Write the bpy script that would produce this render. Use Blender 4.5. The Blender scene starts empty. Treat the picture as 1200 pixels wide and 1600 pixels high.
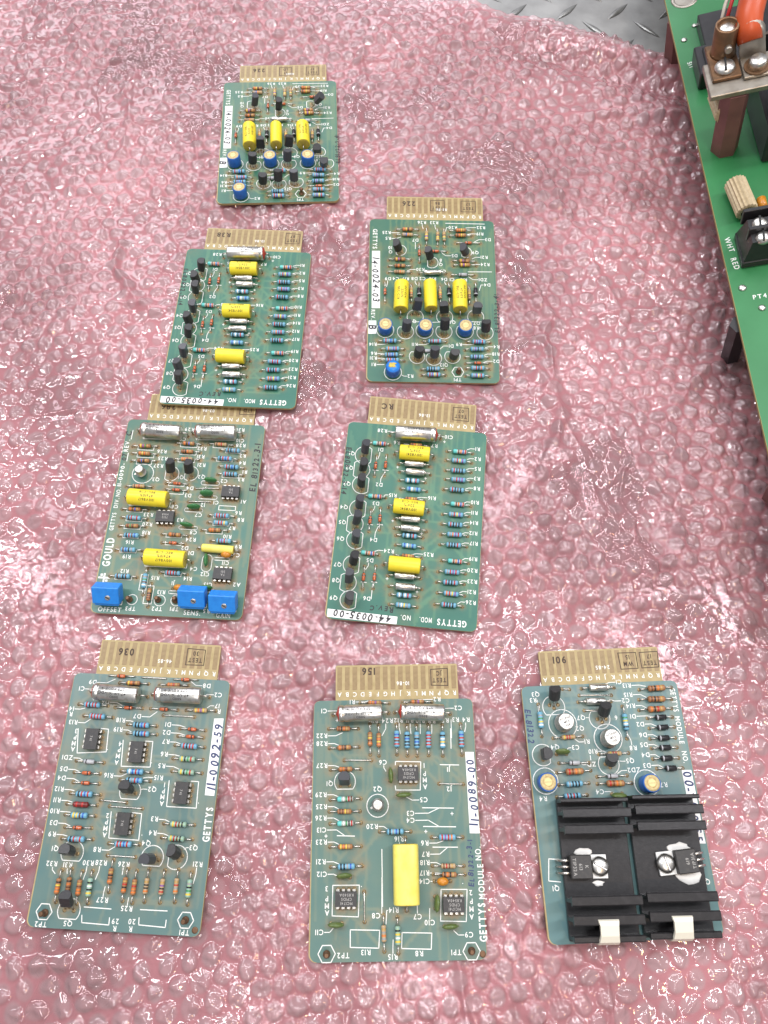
import bpy, math, random
import numpy as np
from mathutils import Vector, Matrix

MM = 0.001
random.seed(7)
S = bpy.context.scene
COL = S.collection

# ------------------------------------------------------------------ camera
cam_d = bpy.data.cameras.new("camera")
cam_d.sensor_fit = 'VERTICAL'; cam_d.sensor_height = 36.0; cam_d.lens = 36.0 * 1200.0 / 1600.0
cam_d.clip_start = 0.01; cam_d.clip_end = 50.0
cam = bpy.data.objects.new("camera", cam_d); COL.objects.link(cam)
PITCH, ROLL, CAMH = 0.3767906, -0.0051692, 410.2156
_s, _c = math.sin(PITCH), math.cos(PITCH)
_fw = Vector((0, _s, -_c)); _up = Vector((0, _c, _s)); _rt = Vector((1, 0, 0))
_r2 = math.cos(ROLL) * _rt + math.sin(ROLL) * _up
_u2 = -math.sin(ROLL) * _rt + math.cos(ROLL) * _up
_m = Matrix((_r2, _u2, -_fw)).transposed().to_4x4()
_m.translation = Vector((0, 0, CAMH * MM))
cam.matrix_world = _m
S.camera = cam

# ------------------------------------------------------------------ light (indoor workshop: ceiling tubes, dim room)
world = bpy.data.worlds.new("World"); S.world = world; world.use_nodes = True
wb = world.node_tree.nodes["Background"]
wb.inputs[0].default_value = (0.93, 0.94, 1.0, 1); wb.inputs[1].default_value = 0.47

def area(name, loc, target, sx, sy, power, col):
    d = bpy.data.lights.new(name, 'AREA'); d.shape = 'RECTANGLE'; d.size = sx; d.size_y = sy
    d.energy = power; d.color = col
    o = bpy.data.objects.new(name, d); COL.objects.link(o); o.location = loc
    o.rotation_euler = (Vector(target) - Vector(loc)).to_track_quat('-Z', 'Y').to_euler()
    o["kind"] = "helper"
    return o
for tx, ty, pw in ((-1.15, 0.55, 21), (-0.38, 1.1, 9), (0.46, 1.0, 9), (1.2, 0.5, 21), (0.1, -0.9, 11)):
    area("ceiling_tube", (tx, ty, 1.75), (tx * 0.5, ty * 0.6 + 0.1, 0), 0.10 if pw > 9 else 0.06, 1.3, pw, (0.97, 0.97, 1.0))
area("doorway_daylight", (-0.7, 2.7, 1.5), (0, 0.2, 0), 1.8, 1.1, 30, (0.93, 0.92, 1.0))
area("warm_lamp", (0.35, -0.55, 1.25), (0.05, 0.15, 0), 0.07, 0.07, 3.0, (1.0, 0.62, 0.30))

S.view_settings.view_transform = 'Standard'
S.view_settings.look = 'None'
S.view_settings.exposure = -0.12
S.view_settings.gamma = 1.0
S.view_settings.use_curve_mapping = False
S.render.engine = 'CYCLES'
S.cycles.use_denoising = True
S.cycles.max_bounces = 8
S.cycles.transparent_max_bounces = 12
S.cycles.caustics_reflective = False
S.cycles.caustics_refractive = False

# ------------------------------------------------------------------ materials
MATS = {}
def mat(name, col, rough=0.5, metal=0.0, spec=0.5, noise=None, bump=None, trans=0.0, coat=0.0):
    """Principled material; noise=(scale per m, colour 2, low, high) mottles the colour, bump=(scale, strength)"""
    if name in MATS: return MATS[name]
    m = bpy.data.materials.new(name); m.use_nodes = True
    nt = m.node_tree; b = nt.nodes["Principled BSDF"]
    b.inputs["Base Color"].default_value = (*col, 1)
    b.inputs["Roughness"].default_value = rough
    b.inputs["Metallic"].default_value = metal
    b.inputs["Specular IOR Level"].default_value = spec
    if trans: b.inputs["Transmission Weight"].default_value = trans
    if coat: b.inputs["Coat Weight"].default_value = coat; b.inputs["Coat Roughness"].default_value = 0.15
    if noise or bump:
        tc = nt.nodes.new("ShaderNodeTexCoord")
    if noise:
        n = nt.nodes.new("ShaderNodeTexNoise"); n.inputs["Scale"].default_value = noise[0]; n.inputs["Detail"].default_value = 5
        nt.links.new(tc.outputs["Object"], n.inputs["Vector"])
        r = nt.nodes.new("ShaderNodeMapRange"); r.inputs[1].default_value = noise[2]; r.inputs[2].default_value = noise[3]
        nt.links.new(n.outputs["Fac"], r.inputs[0])
        x = nt.nodes.new("ShaderNodeMix"); x.data_type = 'RGBA'
        x.inputs["A"].default_value = (*col, 1); x.inputs["B"].default_value = (*noise[1], 1)
        nt.links.new(r.outputs[0], x.inputs["Factor"]); nt.links.new(x.outputs["Result"], b.inputs["Base Color"])
    if bump:
        n2 = nt.nodes.new("ShaderNodeTexNoise"); n2.inputs["Scale"].default_value = bump[0]; n2.inputs["Detail"].default_value = 4
        nt.links.new(tc.outputs["Object"], n2.inputs["Vector"])
        bp = nt.nodes.new("ShaderNodeBump"); bp.inputs["Strength"].default_value = bump[1]; bp.inputs["Distance"].default_value = 0.0003
        nt.links.new(n2.outputs["Fac"], bp.inputs["Height"]); nt.links.new(bp.outputs[0], b.inputs["Normal"])
    MATS[name] = m
    return m

BAND = dict(k=(0.012, 0.012, 0.014), n=(0.13, 0.045, 0.02), r=(0.42, 0.025, 0.02), o=(0.62, 0.17, 0.03), y=(0.70, 0.50, 0.06),
            g=(0.05, 0.25, 0.09), b=(0.03, 0.10, 0.42), v=(0.22, 0.08, 0.30), e=(0.28, 0.28, 0.28), w=(0.72, 0.72, 0.70), d=(0.45, 0.28, 0.08))
for k_, c_ in BAND.items(): mat("paint_" + k_, c_, 0.35)
mat("resistor_blue", (0.17, 0.40, 0.53), 0.32, noise=(900, (0.12, 0.32, 0.46), 0.4, 0.7))
mat("resistor_brown", (0.36, 0.17, 0.07), 0.4, noise=(900, (0.26, 0.11, 0.045), 0.4, 0.7))
mat("resistor_tan", (0.46, 0.33, 0.19), 0.4, noise=(900, (0.36, 0.24, 0.13), 0.4, 0.7))
mat("resistor_teal", (0.12, 0.52, 0.48), 0.35)
mat("resistor_pale", (0.40, 0.44, 0.40), 0.35)
mat("resistor_green", (0.24, 0.40, 0.36), 0.35, noise=(900, (0.34, 0.46, 0.22), 0.45, 0.65))
mat("resistor_red", (0.16, 0.02, 0.018), 0.3)
mat("tinned_wire", (0.62, 0.60, 0.56), 0.32, 1.0, noise=(1500, (0.42, 0.38, 0.31), 0.45, 0.7))
mat("silver_can", (0.66, 0.65, 0.61), 0.30, 1.0, noise=(500, (0.50, 0.47, 0.40), 0.45, 0.75), bump=(900, 0.12))
mat("red_epoxy", (0.40, 0.035, 0.02), 0.45)
mat("diode_glass", (0.50, 0.12, 0.04), 0.12, coat=0.6)
mat("diode_black", (0.018, 0.018, 0.02), 0.4)
mat("diode_grey", (0.42, 0.43, 0.45), 0.25)
mat("film_yellow", (0.80, 0.66, 0.03), 0.38, noise=(260, (0.74, 0.58, 0.03), 0.45, 0.8), bump=(600, 0.06))
mat("film_yellow_pale", (0.78, 0.68, 0.14), 0.36, noise=(260, (0.70, 0.58, 0.08), 0.45, 0.8), bump=(420, 0.25))
mat("film_end", (0.55, 0.42, 0.06), 0.4, noise=(500, (0.42, 0.30, 0.05), 0.4, 0.7))
mat("black_epoxy", (0.022, 0.022, 0.023), 0.42, noise=(900, (0.034, 0.033, 0.032), 0.45, 0.7), bump=(1800, 0.1))
mat("grey_epoxy", (0.05, 0.052, 0.058), 0.30, bump=(1800, 0.1))
mat("dip_black", (0.035, 0.034, 0.034), 0.5, noise=(700, (0.05, 0.047, 0.044), 0.45, 0.7), bump=(1500, 0.15))
mat("ink_grey", (0.34, 0.33, 0.31), 0.6)
mat("ink_black", (0.02, 0.018, 0.022), 0.6)
mat("ink_blue", (0.03, 0.045, 0.12), 0.6)
mat("ink_brown", (0.05, 0.03, 0.02), 0.7)
mat("trimmer_blue", (0.02, 0.125, 0.44), 0.38, noise=(400, (0.016, 0.10, 0.36), 0.4, 0.7))
mat("trimmer_bright", (0.02, 0.235, 0.70), 0.36, noise=(400, (0.016, 0.19, 0.62), 0.4, 0.7))
mat("trimmer_cream", (0.56, 0.45, 0.22), 0.5, noise=(900, (0.44, 0.33, 0.14), 0.4, 0.65))
mat("trimmer_core", (0.72, 0.58, 0.26), 0.45)
mat("disc_green", (0.085, 0.135, 0.035), 0.35, noise=(700, (0.13, 0.16, 0.045), 0.4, 0.7))
mat("disc_bright_green", (0.03, 0.15, 0.05), 0.32, noise=(700, (0.05, 0.18, 0.05), 0.4, 0.7))
mat("tantalum_orange", (0.56, 0.23, 0.02), 0.28, noise=(700, (0.44, 0.15, 0.015), 0.4, 0.7))
mat("pin_brown", (0.16, 0.09, 0.05), 0.45, 0.6)
mat("silk_white", (0.80, 0.80, 0.76), 0.6, noise=(1200, (0.62, 0.64, 0.60), 0.5, 0.8))
mat("label_white", (0.82, 0.82, 0.80), 0.5, noise=(300, (0.72, 0.72, 0.69), 0.5, 0.8))
mat("pad_solder", (0.30, 0.23, 0.12), 0.42, 0.7, noise=(1500, (0.16, 0.10, 0.05), 0.4, 0.7))
mat("laminate", (0.40, 0.31, 0.145), 0.5, noise=(220, (0.32, 0.24, 0.10), 0.4, 0.7))
mat("contact_tan", (0.27, 0.185, 0.08), 0.42, noise=(350, (0.21, 0.14, 0.055), 0.4, 0.7))
mat("anodised_black", (0.017, 0.016, 0.017), 0.30, 0.0, noise=(500, (0.028, 0.026, 0.027), 0.45, 0.75), bump=(1200, 0.12))
mat("screw_steel", (0.62, 0.61, 0.58), 0.36, 1.0, noise=(600, (0.48, 0.44, 0.37), 0.45, 0.7))
mat("can_top", (0.58, 0.57, 0.54), 0.45, 1.0, noise=(900, (0.42, 0.40, 0.36), 0.4, 0.7))
mat("thermal_paste", (0.82, 0.80, 0.76), 0.55, bump=(900, 0.4))
mat("nylon", (0.72, 0.68, 0.56), 0.42)

# ------------------------------------------------------------------ mesh building (millimetres in, metres out)
class MB:
    def __init__(self): self.v = []; self.f = []; self.mi = []; self.sm = []; self.mats = []
    def slot(self, m):
        if m not in self.mats: self.mats.append(m)
        return self.mats.index(m)
    def face(self, idx, m, smooth=False): self.f.append(idx); self.mi.append(self.slot(m)); self.sm.append(smooth)
    def pts(self, ps):
        i = len(self.v); self.v.extend([tuple(p) for p in ps]); return i
    def ring_tube(self, rings, mats, smooth=True, cap0=True, cap1=True):
        n = len(rings[0]); st = [self.pts(r) for r in rings]
        for k in range(len(rings) - 1):
            m = mats[k] if isinstance(mats, (list, tuple)) else mats
            for i in range(n):
                j = (i + 1) % n
                self.face((st[k] + i, st[k] + j, st[k + 1] + j, st[k + 1] + i), m, smooth)
        m0 = mats[0] if isinstance(mats, (list, tuple)) else mats
        m1 = mats[-1] if isinstance(mats, (list, tuple)) else mats
        if cap0: self.face(tuple(st[0] + i for i in reversed(range(n))), m0)
        if cap1: self.face(tuple(st[-1] + i for i in range(n)), m1)
    def lathe(self, prof, mats, axis='x', n=12, o=(0, 0, 0), smooth=True):
        """prof: [(pos along axis, radius)]"""
        rings = []
        for p, r in prof:
            ring = []
            for i in range(n):
                a = 2 * math.pi * i / n; c, s = r * math.cos(a), r * math.sin(a)
                q = (p, c, s) if axis == 'x' else (s, p, c) if axis == 'y' else (c, s, p)
                ring.append((q[0] + o[0], q[1] + o[1], q[2] + o[2]))
            rings.append(ring)
        self.ring_tube(rings, mats, smooth)
    def tube(self, path, r, m, n=6, smooth=True):
        P = [Vector(p) for p in path]; rings = []; ref = None
        for i, p in enumerate(P):
            t = (P[min(i + 1, len(P) - 1)] - P[max(i - 1, 0)]).normalized()
            if ref is None:
                ref = Vector((0, 0, 1)) if abs(t.z) < 0.9 else Vector((1, 0, 0))
            u = t.cross(ref)
            if u.length < 1e-4: u = t.cross(Vector((0, 1, 0)))
            u.normalize(); w = u.cross(t).normalized(); ref = w
            rr = r[i] if isinstance(r, (list, tuple)) else r
            rings.append([p + u * (rr * math.cos(2 * math.pi * k / n)) + w * (rr * math.sin(2 * math.pi * k / n)) for k in range(n)])
        self.ring_tube([[tuple(q) for q in g] for g in rings], m, smooth)
    def box(self, a, b, m, bev=0.0, M=None):
        """box with bevelled (chamfered) edges"""
        (x0, y0, z0), (x1, y1, z1) = a, b
        if bev <= 0:
            P = [(x, y, z) for z in (z0, z1) for y in (y0, y1) for x in (x0, x1)]
            F = [(0, 2, 3, 1), (4, 5, 7, 6), (0, 1, 5, 4), (2, 6, 7, 3), (0, 4, 6, 2), (1, 3, 7, 5)]
        else:
            P = []; idx = {}
            for cx in (0, 1):
                for cy in (0, 1):
                    for cz in (0, 1):
                        X, Y, Z = (x0, x1)[cx], (y0, y1)[cy], (z0, z1)[cz]
                        sx, sy, sz = (1, -1)[cx] * bev, (1, -1)[cy] * bev, (1, -1)[cz] * bev
                        for ax, p in enumerate(((X, Y + sy, Z + sz), (X + sx, Y, Z + sz), (X + sx, Y + sy, Z))):
                            idx[(cx, cy, cz, ax)] = len(P); P.append(p)
            F = []
            for c in (0, 1):
                q = [(c, 0, 0, 0), (c, 1, 0, 0), (c, 1, 1, 0), (c, 0, 1, 0)]; F.append(tuple(idx[k] for k in (q if c else q[::-1])))
                q = [(0, c, 0, 1), (0, c, 1, 1), (1, c, 1, 1), (1, c, 0, 1)]; F.append(tuple(idx[k] for k in (q if c else q[::-1])))
                q = [(0, 0, c, 2), (1, 0, c, 2), (1, 1, c, 2), (0, 1, c, 2)]; F.append(tuple(idx[k] for k in (q if c else q[::-1])))
            for cx in (0, 1):
                for cy in (0, 1):
                    F.append((idx[(cx, cy, 0, 0)], idx[(cx, cy, 0, 1)], idx[(cx, cy, 1, 1)], idx[(cx, cy, 1, 0)]))
                    F.append((idx[(cx, 0, cy, 0)], idx[(cx, 0, cy, 2)], idx[(cx, 1, cy, 2)], idx[(cx, 1, cy, 0)]))
                    F.append((idx[(0, cx, cy, 1)], idx[(0, cx, cy, 2)], idx[(1, cx, cy, 2)], idx[(1, cx, cy, 1)]))
                    for cz in (0, 1):
                        F.append(tuple(idx[(cx, cy, cz, k)] for k in (0, 1, 2)))
        if M: P = [tuple(M @ Vector(p)) for p in P]
        s = self.pts(P)
        for f in F: self.face(tuple(s + i for i in f), m)
    def prism(self, poly, z0, z1, m, mtop=None, smooth=False):
        n = len(poly); a = self.pts([(x, y, z0) for x, y in poly]); b = self.pts([(x, y, z1) for x, y in poly])
        for i in range(n):
            j = (i + 1) % n; self.face((a + i, a + j, b + j, b + i), m, smooth)
        self.face(tuple(a + i for i in reversed(range(n))), m); self.face(tuple(b + i for i in range(n)), mtop or m)
    def mesh(self, name):
        me = bpy.data.meshes.new(name)
        me.from_pydata([(x * MM, y * MM, z * MM) for x, y, z in self.v], [], self.f)
        for m in self.mats: me.materials.append(MATS[m] if isinstance(m, str) else m)
        me.polygons.foreach_set("material_index", self.mi); me.polygons.foreach_set("use_smooth", self.sm)
        if not FLAT.get(name): fix_normals(me)
        me.update(); return me
FLAT = {}
import bmesh
def fix_normals(me):
    bm = bmesh.new(); bm.from_mesh(me); bmesh.ops.recalc_face_normals(bm, faces=bm.faces); bm.to_mesh(me); bm.free()

CACHE = {}
def cached(key, name, fn):
    if key not in CACHE:
        b = MB(); fn(b); CACHE[key] = b.mesh(name)
    return CACHE[key]
def add(name, me, parent=None, loc=(0, 0, 0), rz=0.0, M=None):
    o = bpy.data.objects.new(name, me); COL.objects.link(o)
    if parent: o.parent = parent
    if M is not None: o.matrix_basis = M
    else: o.location = [c * MM for c in loc]; o.rotation_euler = (0, 0, rz)
    return o
def tag(o, label, cat, group=None, kind=None):
    o["label"] = label; o["category"] = cat
    if group: o["group"] = group
    if kind: o["kind"] = kind
    return o

# ------------------------------------------------------------------ lettering
GLY = {}
def glyph(ch, bold):
    k = (ch, bold)
    if k not in GLY:
        cu = bpy.data.curves.new("glyph", 'FONT'); cu.body = ch; cu.size = 1.0; cu.resolution_u = 3; cu.offset = 0.030 if bold else 0.014
        ob = bpy.data.objects.new("glyph", cu); COL.objects.link(ob)
        dg = bpy.context.evaluated_depsgraph_get()
        me = ob.evaluated_get(dg).to_mesh()
        V = np.array([v.co[:2] for v in me.vertices]) if len(me.vertices) else np.zeros((0, 2))
        F = [tuple(p.vertices) for p in me.polygons]
        ob.evaluated_get(dg).to_mesh_clear()
        bpy.data.objects.remove(ob); bpy.data.curves.remove(cu)
        if len(V): V = V.copy(); x0 = V[:, 0].min(); V[:, 0] -= x0; w = V[:, 0].max()
        else: w = 0.3
        GLY[k] = (V, F, w)
    return GLY[k]
CAPH = 0.72
def text_polys(s, cap, bold=False, hand=False, squeeze=0.92, rnd=None):
    """flat polygons of a string centred on 0,0; cap = capital height in mm"""
    k = cap / CAPH; x = 0.0; V = []; F = []
    for ch in s:
        if ch in ' _': x += cap * 0.55; continue
        g, f, w = glyph(ch, bold); P = g * k * np.array([squeeze, 1.0])
        if hand and rnd:
            a = rnd.uniform(-0.14, 0.14); ca, sa = math.cos(a), math.sin(a)
            P = P @ np.array([[ca, sa], [-sa, ca]]) * rnd.uniform(0.88, 1.1); P[:, 0] += P[:, 1] * 0.12; P[:, 1] += rnd.uniform(-0.08, 0.08) * cap
        n = len(V); V.extend([(p[0] + x, p[1]) for p in P]); F.extend([tuple(i + n for i in q) for q in f])
        x += w * k * squeeze + cap * (0.24 if not hand else 0.3)
    wd = x - cap * 0.24
    return [(p[0] - wd / 2, p[1] - cap / 2) for p in V], F, wd
ROT = dict(u=math.pi, n=0.0, d=-math.pi / 2, l=math.pi / 2)
def put_text(b, s, x, y, rot, cap, z, m, fit=None, **kw):
    V, F, wd = text_polys(s, cap, **kw)
    if fit: V = [(p[0] * fit / wd, p[1]) for p in V]; wd = fit
    c, sn = math.cos(rot), math.sin(rot)
    st = b.pts([(x + c * p[0] - sn * p[1], y + sn * p[0] + c * p[1], z) for p in V])
    for f in F: b.face(tuple(i + st for i in f), m)
    return wd
def put_text_cyl(b, s, xoff, toff, r, cap, m, flip, zc):
    """lettering rolled onto a cylinder lying along x"""
    V, F, wd = text_polys(s, cap); k = -1 if flip else 1
    P = []
    for p in V:
        a = (p[1] * k + toff) / r; P.append((p[0] * k + xoff, r * math.sin(a), zc + r * math.cos(a)))
    st = b.pts(P)
    for f in F: b.face(tuple(i + st for i in f), m)
def stroke(b, pts, w, z, m, closed=False):
    P = [Vector(p) for p in pts]
    if closed: P.append(P[0])
    for i in range(len(P) - 1):
        a, c = P[i], P[i + 1]; d = c - a
        if d.length < 1e-4: continue
        d.normalize(); n = Vector((-d.y, d.x)) * w / 2; e = d * w * 0.3
        s = b.pts([(*(a - n - e), z), (*(c - n + e), z), (*(c + n + e), z), (*(a + n - e), z)])
        b.face((s, s + 1, s + 2, s + 3), m)

# ------------------------------------------------------------------ components (all are parts of a board)
def lead_mesh(x0, x1, zc, r=0.33):
    """wire from x0 (body end) out to x1, then down into the board"""
    sg = 1 if x1 > x0 else -1
    return cached(("lead", round(x0, 1), round(x1, 1), round(zc, 1), r), "lead",
                  lambda b: b.tube([(x0, 0, zc), (x1 - sg * 1.0, 0, zc), (x1 - sg * 0.25, 0, zc - 0.35), (x1, 0, zc - 1.1), (x1, 0, -0.6)], r, "tinned_wire"))
PADS = []
def axial(parent, name, me, x, y, ang, half, span, zc, r=0.33, jit=0.0):
    rz = ang + random.uniform(-0.03, 0.03)
    o = add(name, me, parent, (x, y, 0), rz)
    for sg in (-1, 1):
        add("lead", lead_mesh(sg * half, sg * span / 2, zc, r), o)
        PADS.append((x + math.cos(rz) * sg * span / 2, y + math.sin(rz) * sg * span / 2))
    return o
STY = dict(bl=("resistor_blue", 8.2, 1.42), br=("resistor_brown", 7.0, 1.25), tn=("resistor_tan", 7.0, 1.2), te=("resistor_pale", 8.0, 1.3), gn=("resistor_green", 8.0, 1.35), rd=("resistor_red", 7.6, 1.45))
def resistor_mesh(style, bands, scale=1.0):
    bm, Ln, R = STY[style]; Ln *= scale; R *= scale; zc = R + 0.25
    def fn(b):
        h = Ln / 2; e = Ln * 0.17
        P = [(-h, 0.25 * R), (-h + 0.12 * R, 0.75 * R), (-h + 0.5 * R, 0.99 * R)]; Mt = [bm, bm]
        if style == 'te': Mt = ["resistor_teal"] * 2
        cur = -h + 0.5 * R
        # positions of the paint bands between the bulges
        nb = len(bands); xs = [-h + e * 0.75 + (Ln - 2 * e * 0.75) * (i + 0.35) / max(nb, 1) for i in range(nb)]
        bw = Ln * 0.095
        if style == 'te':
            P.append((-h + .27 * Ln, R * .97)); Mt.append('resistor_teal'); cur = -h + .27 * Ln
            xs = [-h + Ln * (.40 + .16 * i) for i in range(nb)]
        def rad(x): return R * (1.0 if abs(x) > h - e else 0.90)
        brk = [-h + e]
        for i, x in enumerate(xs):
            if x - bw / 2 > cur + 0.02:
                P.append((x - bw / 2, rad(x - bw / 2))); Mt.append(bm)
            P.append((x + bw / 2, rad(x + bw / 2))); Mt.append("paint_" + bands[i]); cur = x + bw / 2
        P += [(h - e, 0.90 * R), (h - e * 0.7, R), (h - 0.5 * R, 0.99 * R), (h - 0.12 * R, 0.75 * R), (h, 0.25 * R)]
        P2 = [P[0]]; M2 = []
        for p, m in zip(P[1:], Mt + [bm] * 5):
            if p[0] > P2[-1][0] + 0.005: P2.append(p); M2.append(m)
        b.lathe(P2, M2, 'x', 12, (0, 0, zc))
    return cached(("res", style, bands, scale), "resistor", fn), Ln / 2, zc
def diode_mesh(style):
    def fn(b):
        if style == 'dr': b.lathe([(-2.1, .5), (-1.95, .85), (-1.1, .95), (-.5, .95), (1.9, .9), (2.1, .5)], ["diode_glass", "diode_glass", "diode_black", "diode_glass", "diode_glass"], 'x', 10, (0, 0, 1.15))
        elif style == 'dk': b.lathe([(-2.7, .6), (-2.6, 1.3), (-2.1, 1.35), (-1.5, 1.35), (2.5, 1.35), (2.7, .6)], ["diode_black", "diode_black", "diode_grey", "diode_black", "diode_black"], 'x', 12, (0, 0, 1.6))
        else: b.lathe([(-2.6, .5), (-2.4, 1.05), (-1.6, 1.1), (-1.0, 1.1), (2.4, 1.05), (2.6, .5)], ["diode_grey", "diode_grey", "diode_black", "diode_grey", "diode_grey"], 'x', 12, (0, 0, 1.35))
    return cached(("dio", style), "diode", fn), {'dr': 2.05, 'dk': 2.65, 'dz': 2.55}[style], {'dr': 1.15, 'dk': 1.6, 'dz': 1.35}[style]
def can_cap(parent, x, y, ang, Ln, D, end):
    r = D / 2; zc = r + 0.2; sg = -1 if end == 'L' else 1; rz = ang + random.uniform(-0.05, 0.05)
    def fn(b):
        h = Ln / 2
        P = [(-h, r * .8), (-h + .35, r * .97), (-h + .8, r), (h - 3.4, r), (h - 3.0, r * .93), (h - 2.5, r * .93), (h - 2.1, r), (h - .5, r), (h - .1, r * .94)]
        b.lathe([(sg * p, q) for p, q in (P if sg > 0 else P)], "silver_can", 'x', 28, (0, 0, zc))
    me = cached(("can", Ln, D, sg), "electrolytic_capacitor", fn)
    o = add("electrolytic_capacitor", me, parent, (x, y, 0), rz)
    h = Ln / 2
    add("end_seal", cached(("seal", Ln, D, sg), "end_seal", lambda b: b.lathe([(sg * (h - .12), r * .93), (sg * (h + .35), r * .84), (sg * (h + .7), r * .45), (sg * (h + 1.3), r * .2)], "red_epoxy", 'x', 20, (0, 0, zc))), o)
    def mk(b):
        put_text_cyl(b, "SPRAGUE +", -1.0, 1.6, r + 0.04, 1.5, "ink_black", True, zc)
        put_text_cyl(b, "47 UF 16 VDC", -1.0, -0.7, r + 0.04, 1.5, "ink_black", True, zc)
        put_text_cyl(b, "500D", 0.0, -2.6, r + 0.04, 1.3, "ink_black", True, zc)
    FLAT["marking"] = 1
    add("marking", cached(("canmark", Ln, D), "marking", mk), o)
    for s2 in (-1, 1):
        x0 = s2 * (h + (1.2 if s2 == sg else -.05)); x1 = s2 * (h + 3.2)
        add("lead", lead_mesh(x0, x1, zc, 0.4), o); PADS.append((x + math.cos(rz) * x1, y + math.sin(rz) * x1))
def film_cap(parent, x, y, ang, Ln, D, txt):
    r = D / 2; zc = r + 0.15; h = Ln / 2; big = D > 11; small = D < 6
    ym = "film_yellow_pale" if (big or small) else "film_yellow"
    rz = ang + random.uniform(-0.04, 0.04); sq = 0.8 if big else 1.0
    def ring(xp, k):
        out = []
        for i in range(28):
            a = 2 * math.pi * i / 28; c, s = math.cos(a), math.sin(a)
            if big:  # pressed oval box
                e = 0.62; c = math.copysign(abs(c) ** e, c); s = math.copysign(abs(s) ** e, s)
            out.append((xp, r * k * c, (r * k * s) * sq + (r * sq + .15)))
        return out
    zcc = r * sq + .15
    def fn(b):
        b.ring_tube([ring(-h, .93), ring(-h + .3, .985), ring(-h + .7, 1.0), ring(h - .7, 1.0), ring(h - .3, .985), ring(h, .93)], ym)
    o = add("film_capacitor", cached(("film", Ln, D), "film_capacitor", fn), parent, (x, y, 0), rz)
    for s2 in (-1, 1):
        add("end_fill", cached(("fend", Ln, D, s2), "end_fill", lambda b: b.ring_tube([ring(s2 * (h - .02), .90), ring(s2 * (h + .12), .84), ring(s2 * (h + .05), .3)], "film_end")), o)
        x1 = s2 * (h + 2.8); add("lead", lead_mesh(s2 * h, x1, zcc, 0.36), o); PADS.append((x + math.cos(rz) * x1, y + math.sin(rz) * x1))
    if txt:
        def mk(b):
            L = txt.split('/'); n = len(L)
            for i, t in enumerate(L): put_text_cyl(b, t, random.uniform(-1, 1), -1.5 + (i - (n - 1) / 2) * -2.3 + 1.0, r + 0.04, 1.55, "ink_brown", True, zcc)
        add("marking", cached(("fmark", Ln, D, txt), "marking", mk), o)
def tant_tube(parent, x, y, ang, Ln, D, kind):
    r = D / 2; zc = r + 0.4; h = Ln / 2
    def fn(b):
        b.lathe([(-h, r * .55), (-h + .2, r * .92), (-h + .6, r), (h - 1.4, r), (h - 1.2, r * .9), (h - .9, r * .9), (h - .7, r), (h - .2, r * .95), (h, r * .5)], "silver_can", 'x', 16, (0, 0, zc))
        b.lathe([(h - .1, r * .5), (h + 1.2, r * .42), (h + 1.3, .2)], "tinned_wire", 'x', 10, (0, 0, zc))
        FL = text_polys("475K", 1.0)
        put_text_cyl(b, "475K", -.8, .6, r + 0.03, .9, "ink_black", True, zc); put_text_cyl(b, "20V", -.8, -.7, r + 0.03, .9, "ink_black", True, zc)
    axial(parent, "tantalum_capacitor", cached(("tant", Ln, D), "tantalum_capacitor", fn), x, y, ang + (math.pi if random.random() < .5 else 0), h, Ln + 7, zc)
DIRV = dict(N=(0, 1), S=(0, -1), E=(1, 0), W=(-1, 0))
def transistor(parent, bx, by, fx, fy, d, style=None):
    dv = DIRV[d]; hc = 7.0
    top = Vector((bx, by, hc)); foot = Vector((fx, fy, 0)); a = (top - foot).normalized()
    n = Vector((dv[0], dv[1], 0)); n = (n - a * n.dot(a)).normalized(); s = a.cross(n).normalized()
    M = Matrix((s, n, a)).transposed().to_4x4(); M.translation = top * MM
    gm = "grey_epoxy" if random.random() < 0.3 else "black_epoxy"
    def fn(b):
        R = 2.95; pts = []
        for i in range(13):
            t = math.radians(-35 + 250 * i / 12); pts.append((R * math.cos(t), -R * math.sin(t)))
        h = 3.5
        rings = [[(x * k, y * k, z) for x, y in pts] for k, z in ((.94, -h), (1, -h + .3), (1, h - .35), (.93, h))]
        b.ring_tube(rings, gm, False)
    o = add("transistor", cached(("to92", gm), "transistor", fn), parent, M=M)
    # three legs from the body down to the board
    px = s * 1.0; Minv = M.inverted()
    for i in (-1, 0, 1):
        p0 = top - a * 3.4 + s * 1.27 * i
        off = Vector((s.x, s.y, 0)) * 2.2 * i + (Vector((dv[0], dv[1], 0)) * (-1.6) if i == 0 else Vector((0, 0, 0)))
        p2 = foot + off; p2.z = -0.5; p1 = p0.lerp(p2, 0.45) + a * 0.1
        b = MB(); b.tube([tuple(Minv @ (q * MM) / MM) for q in (p0, p1, p2)], 0.26, "tinned_wire", 5)
        add("leg", b.mesh("leg"), o); PADS.append((p2.x, p2.y))
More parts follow.
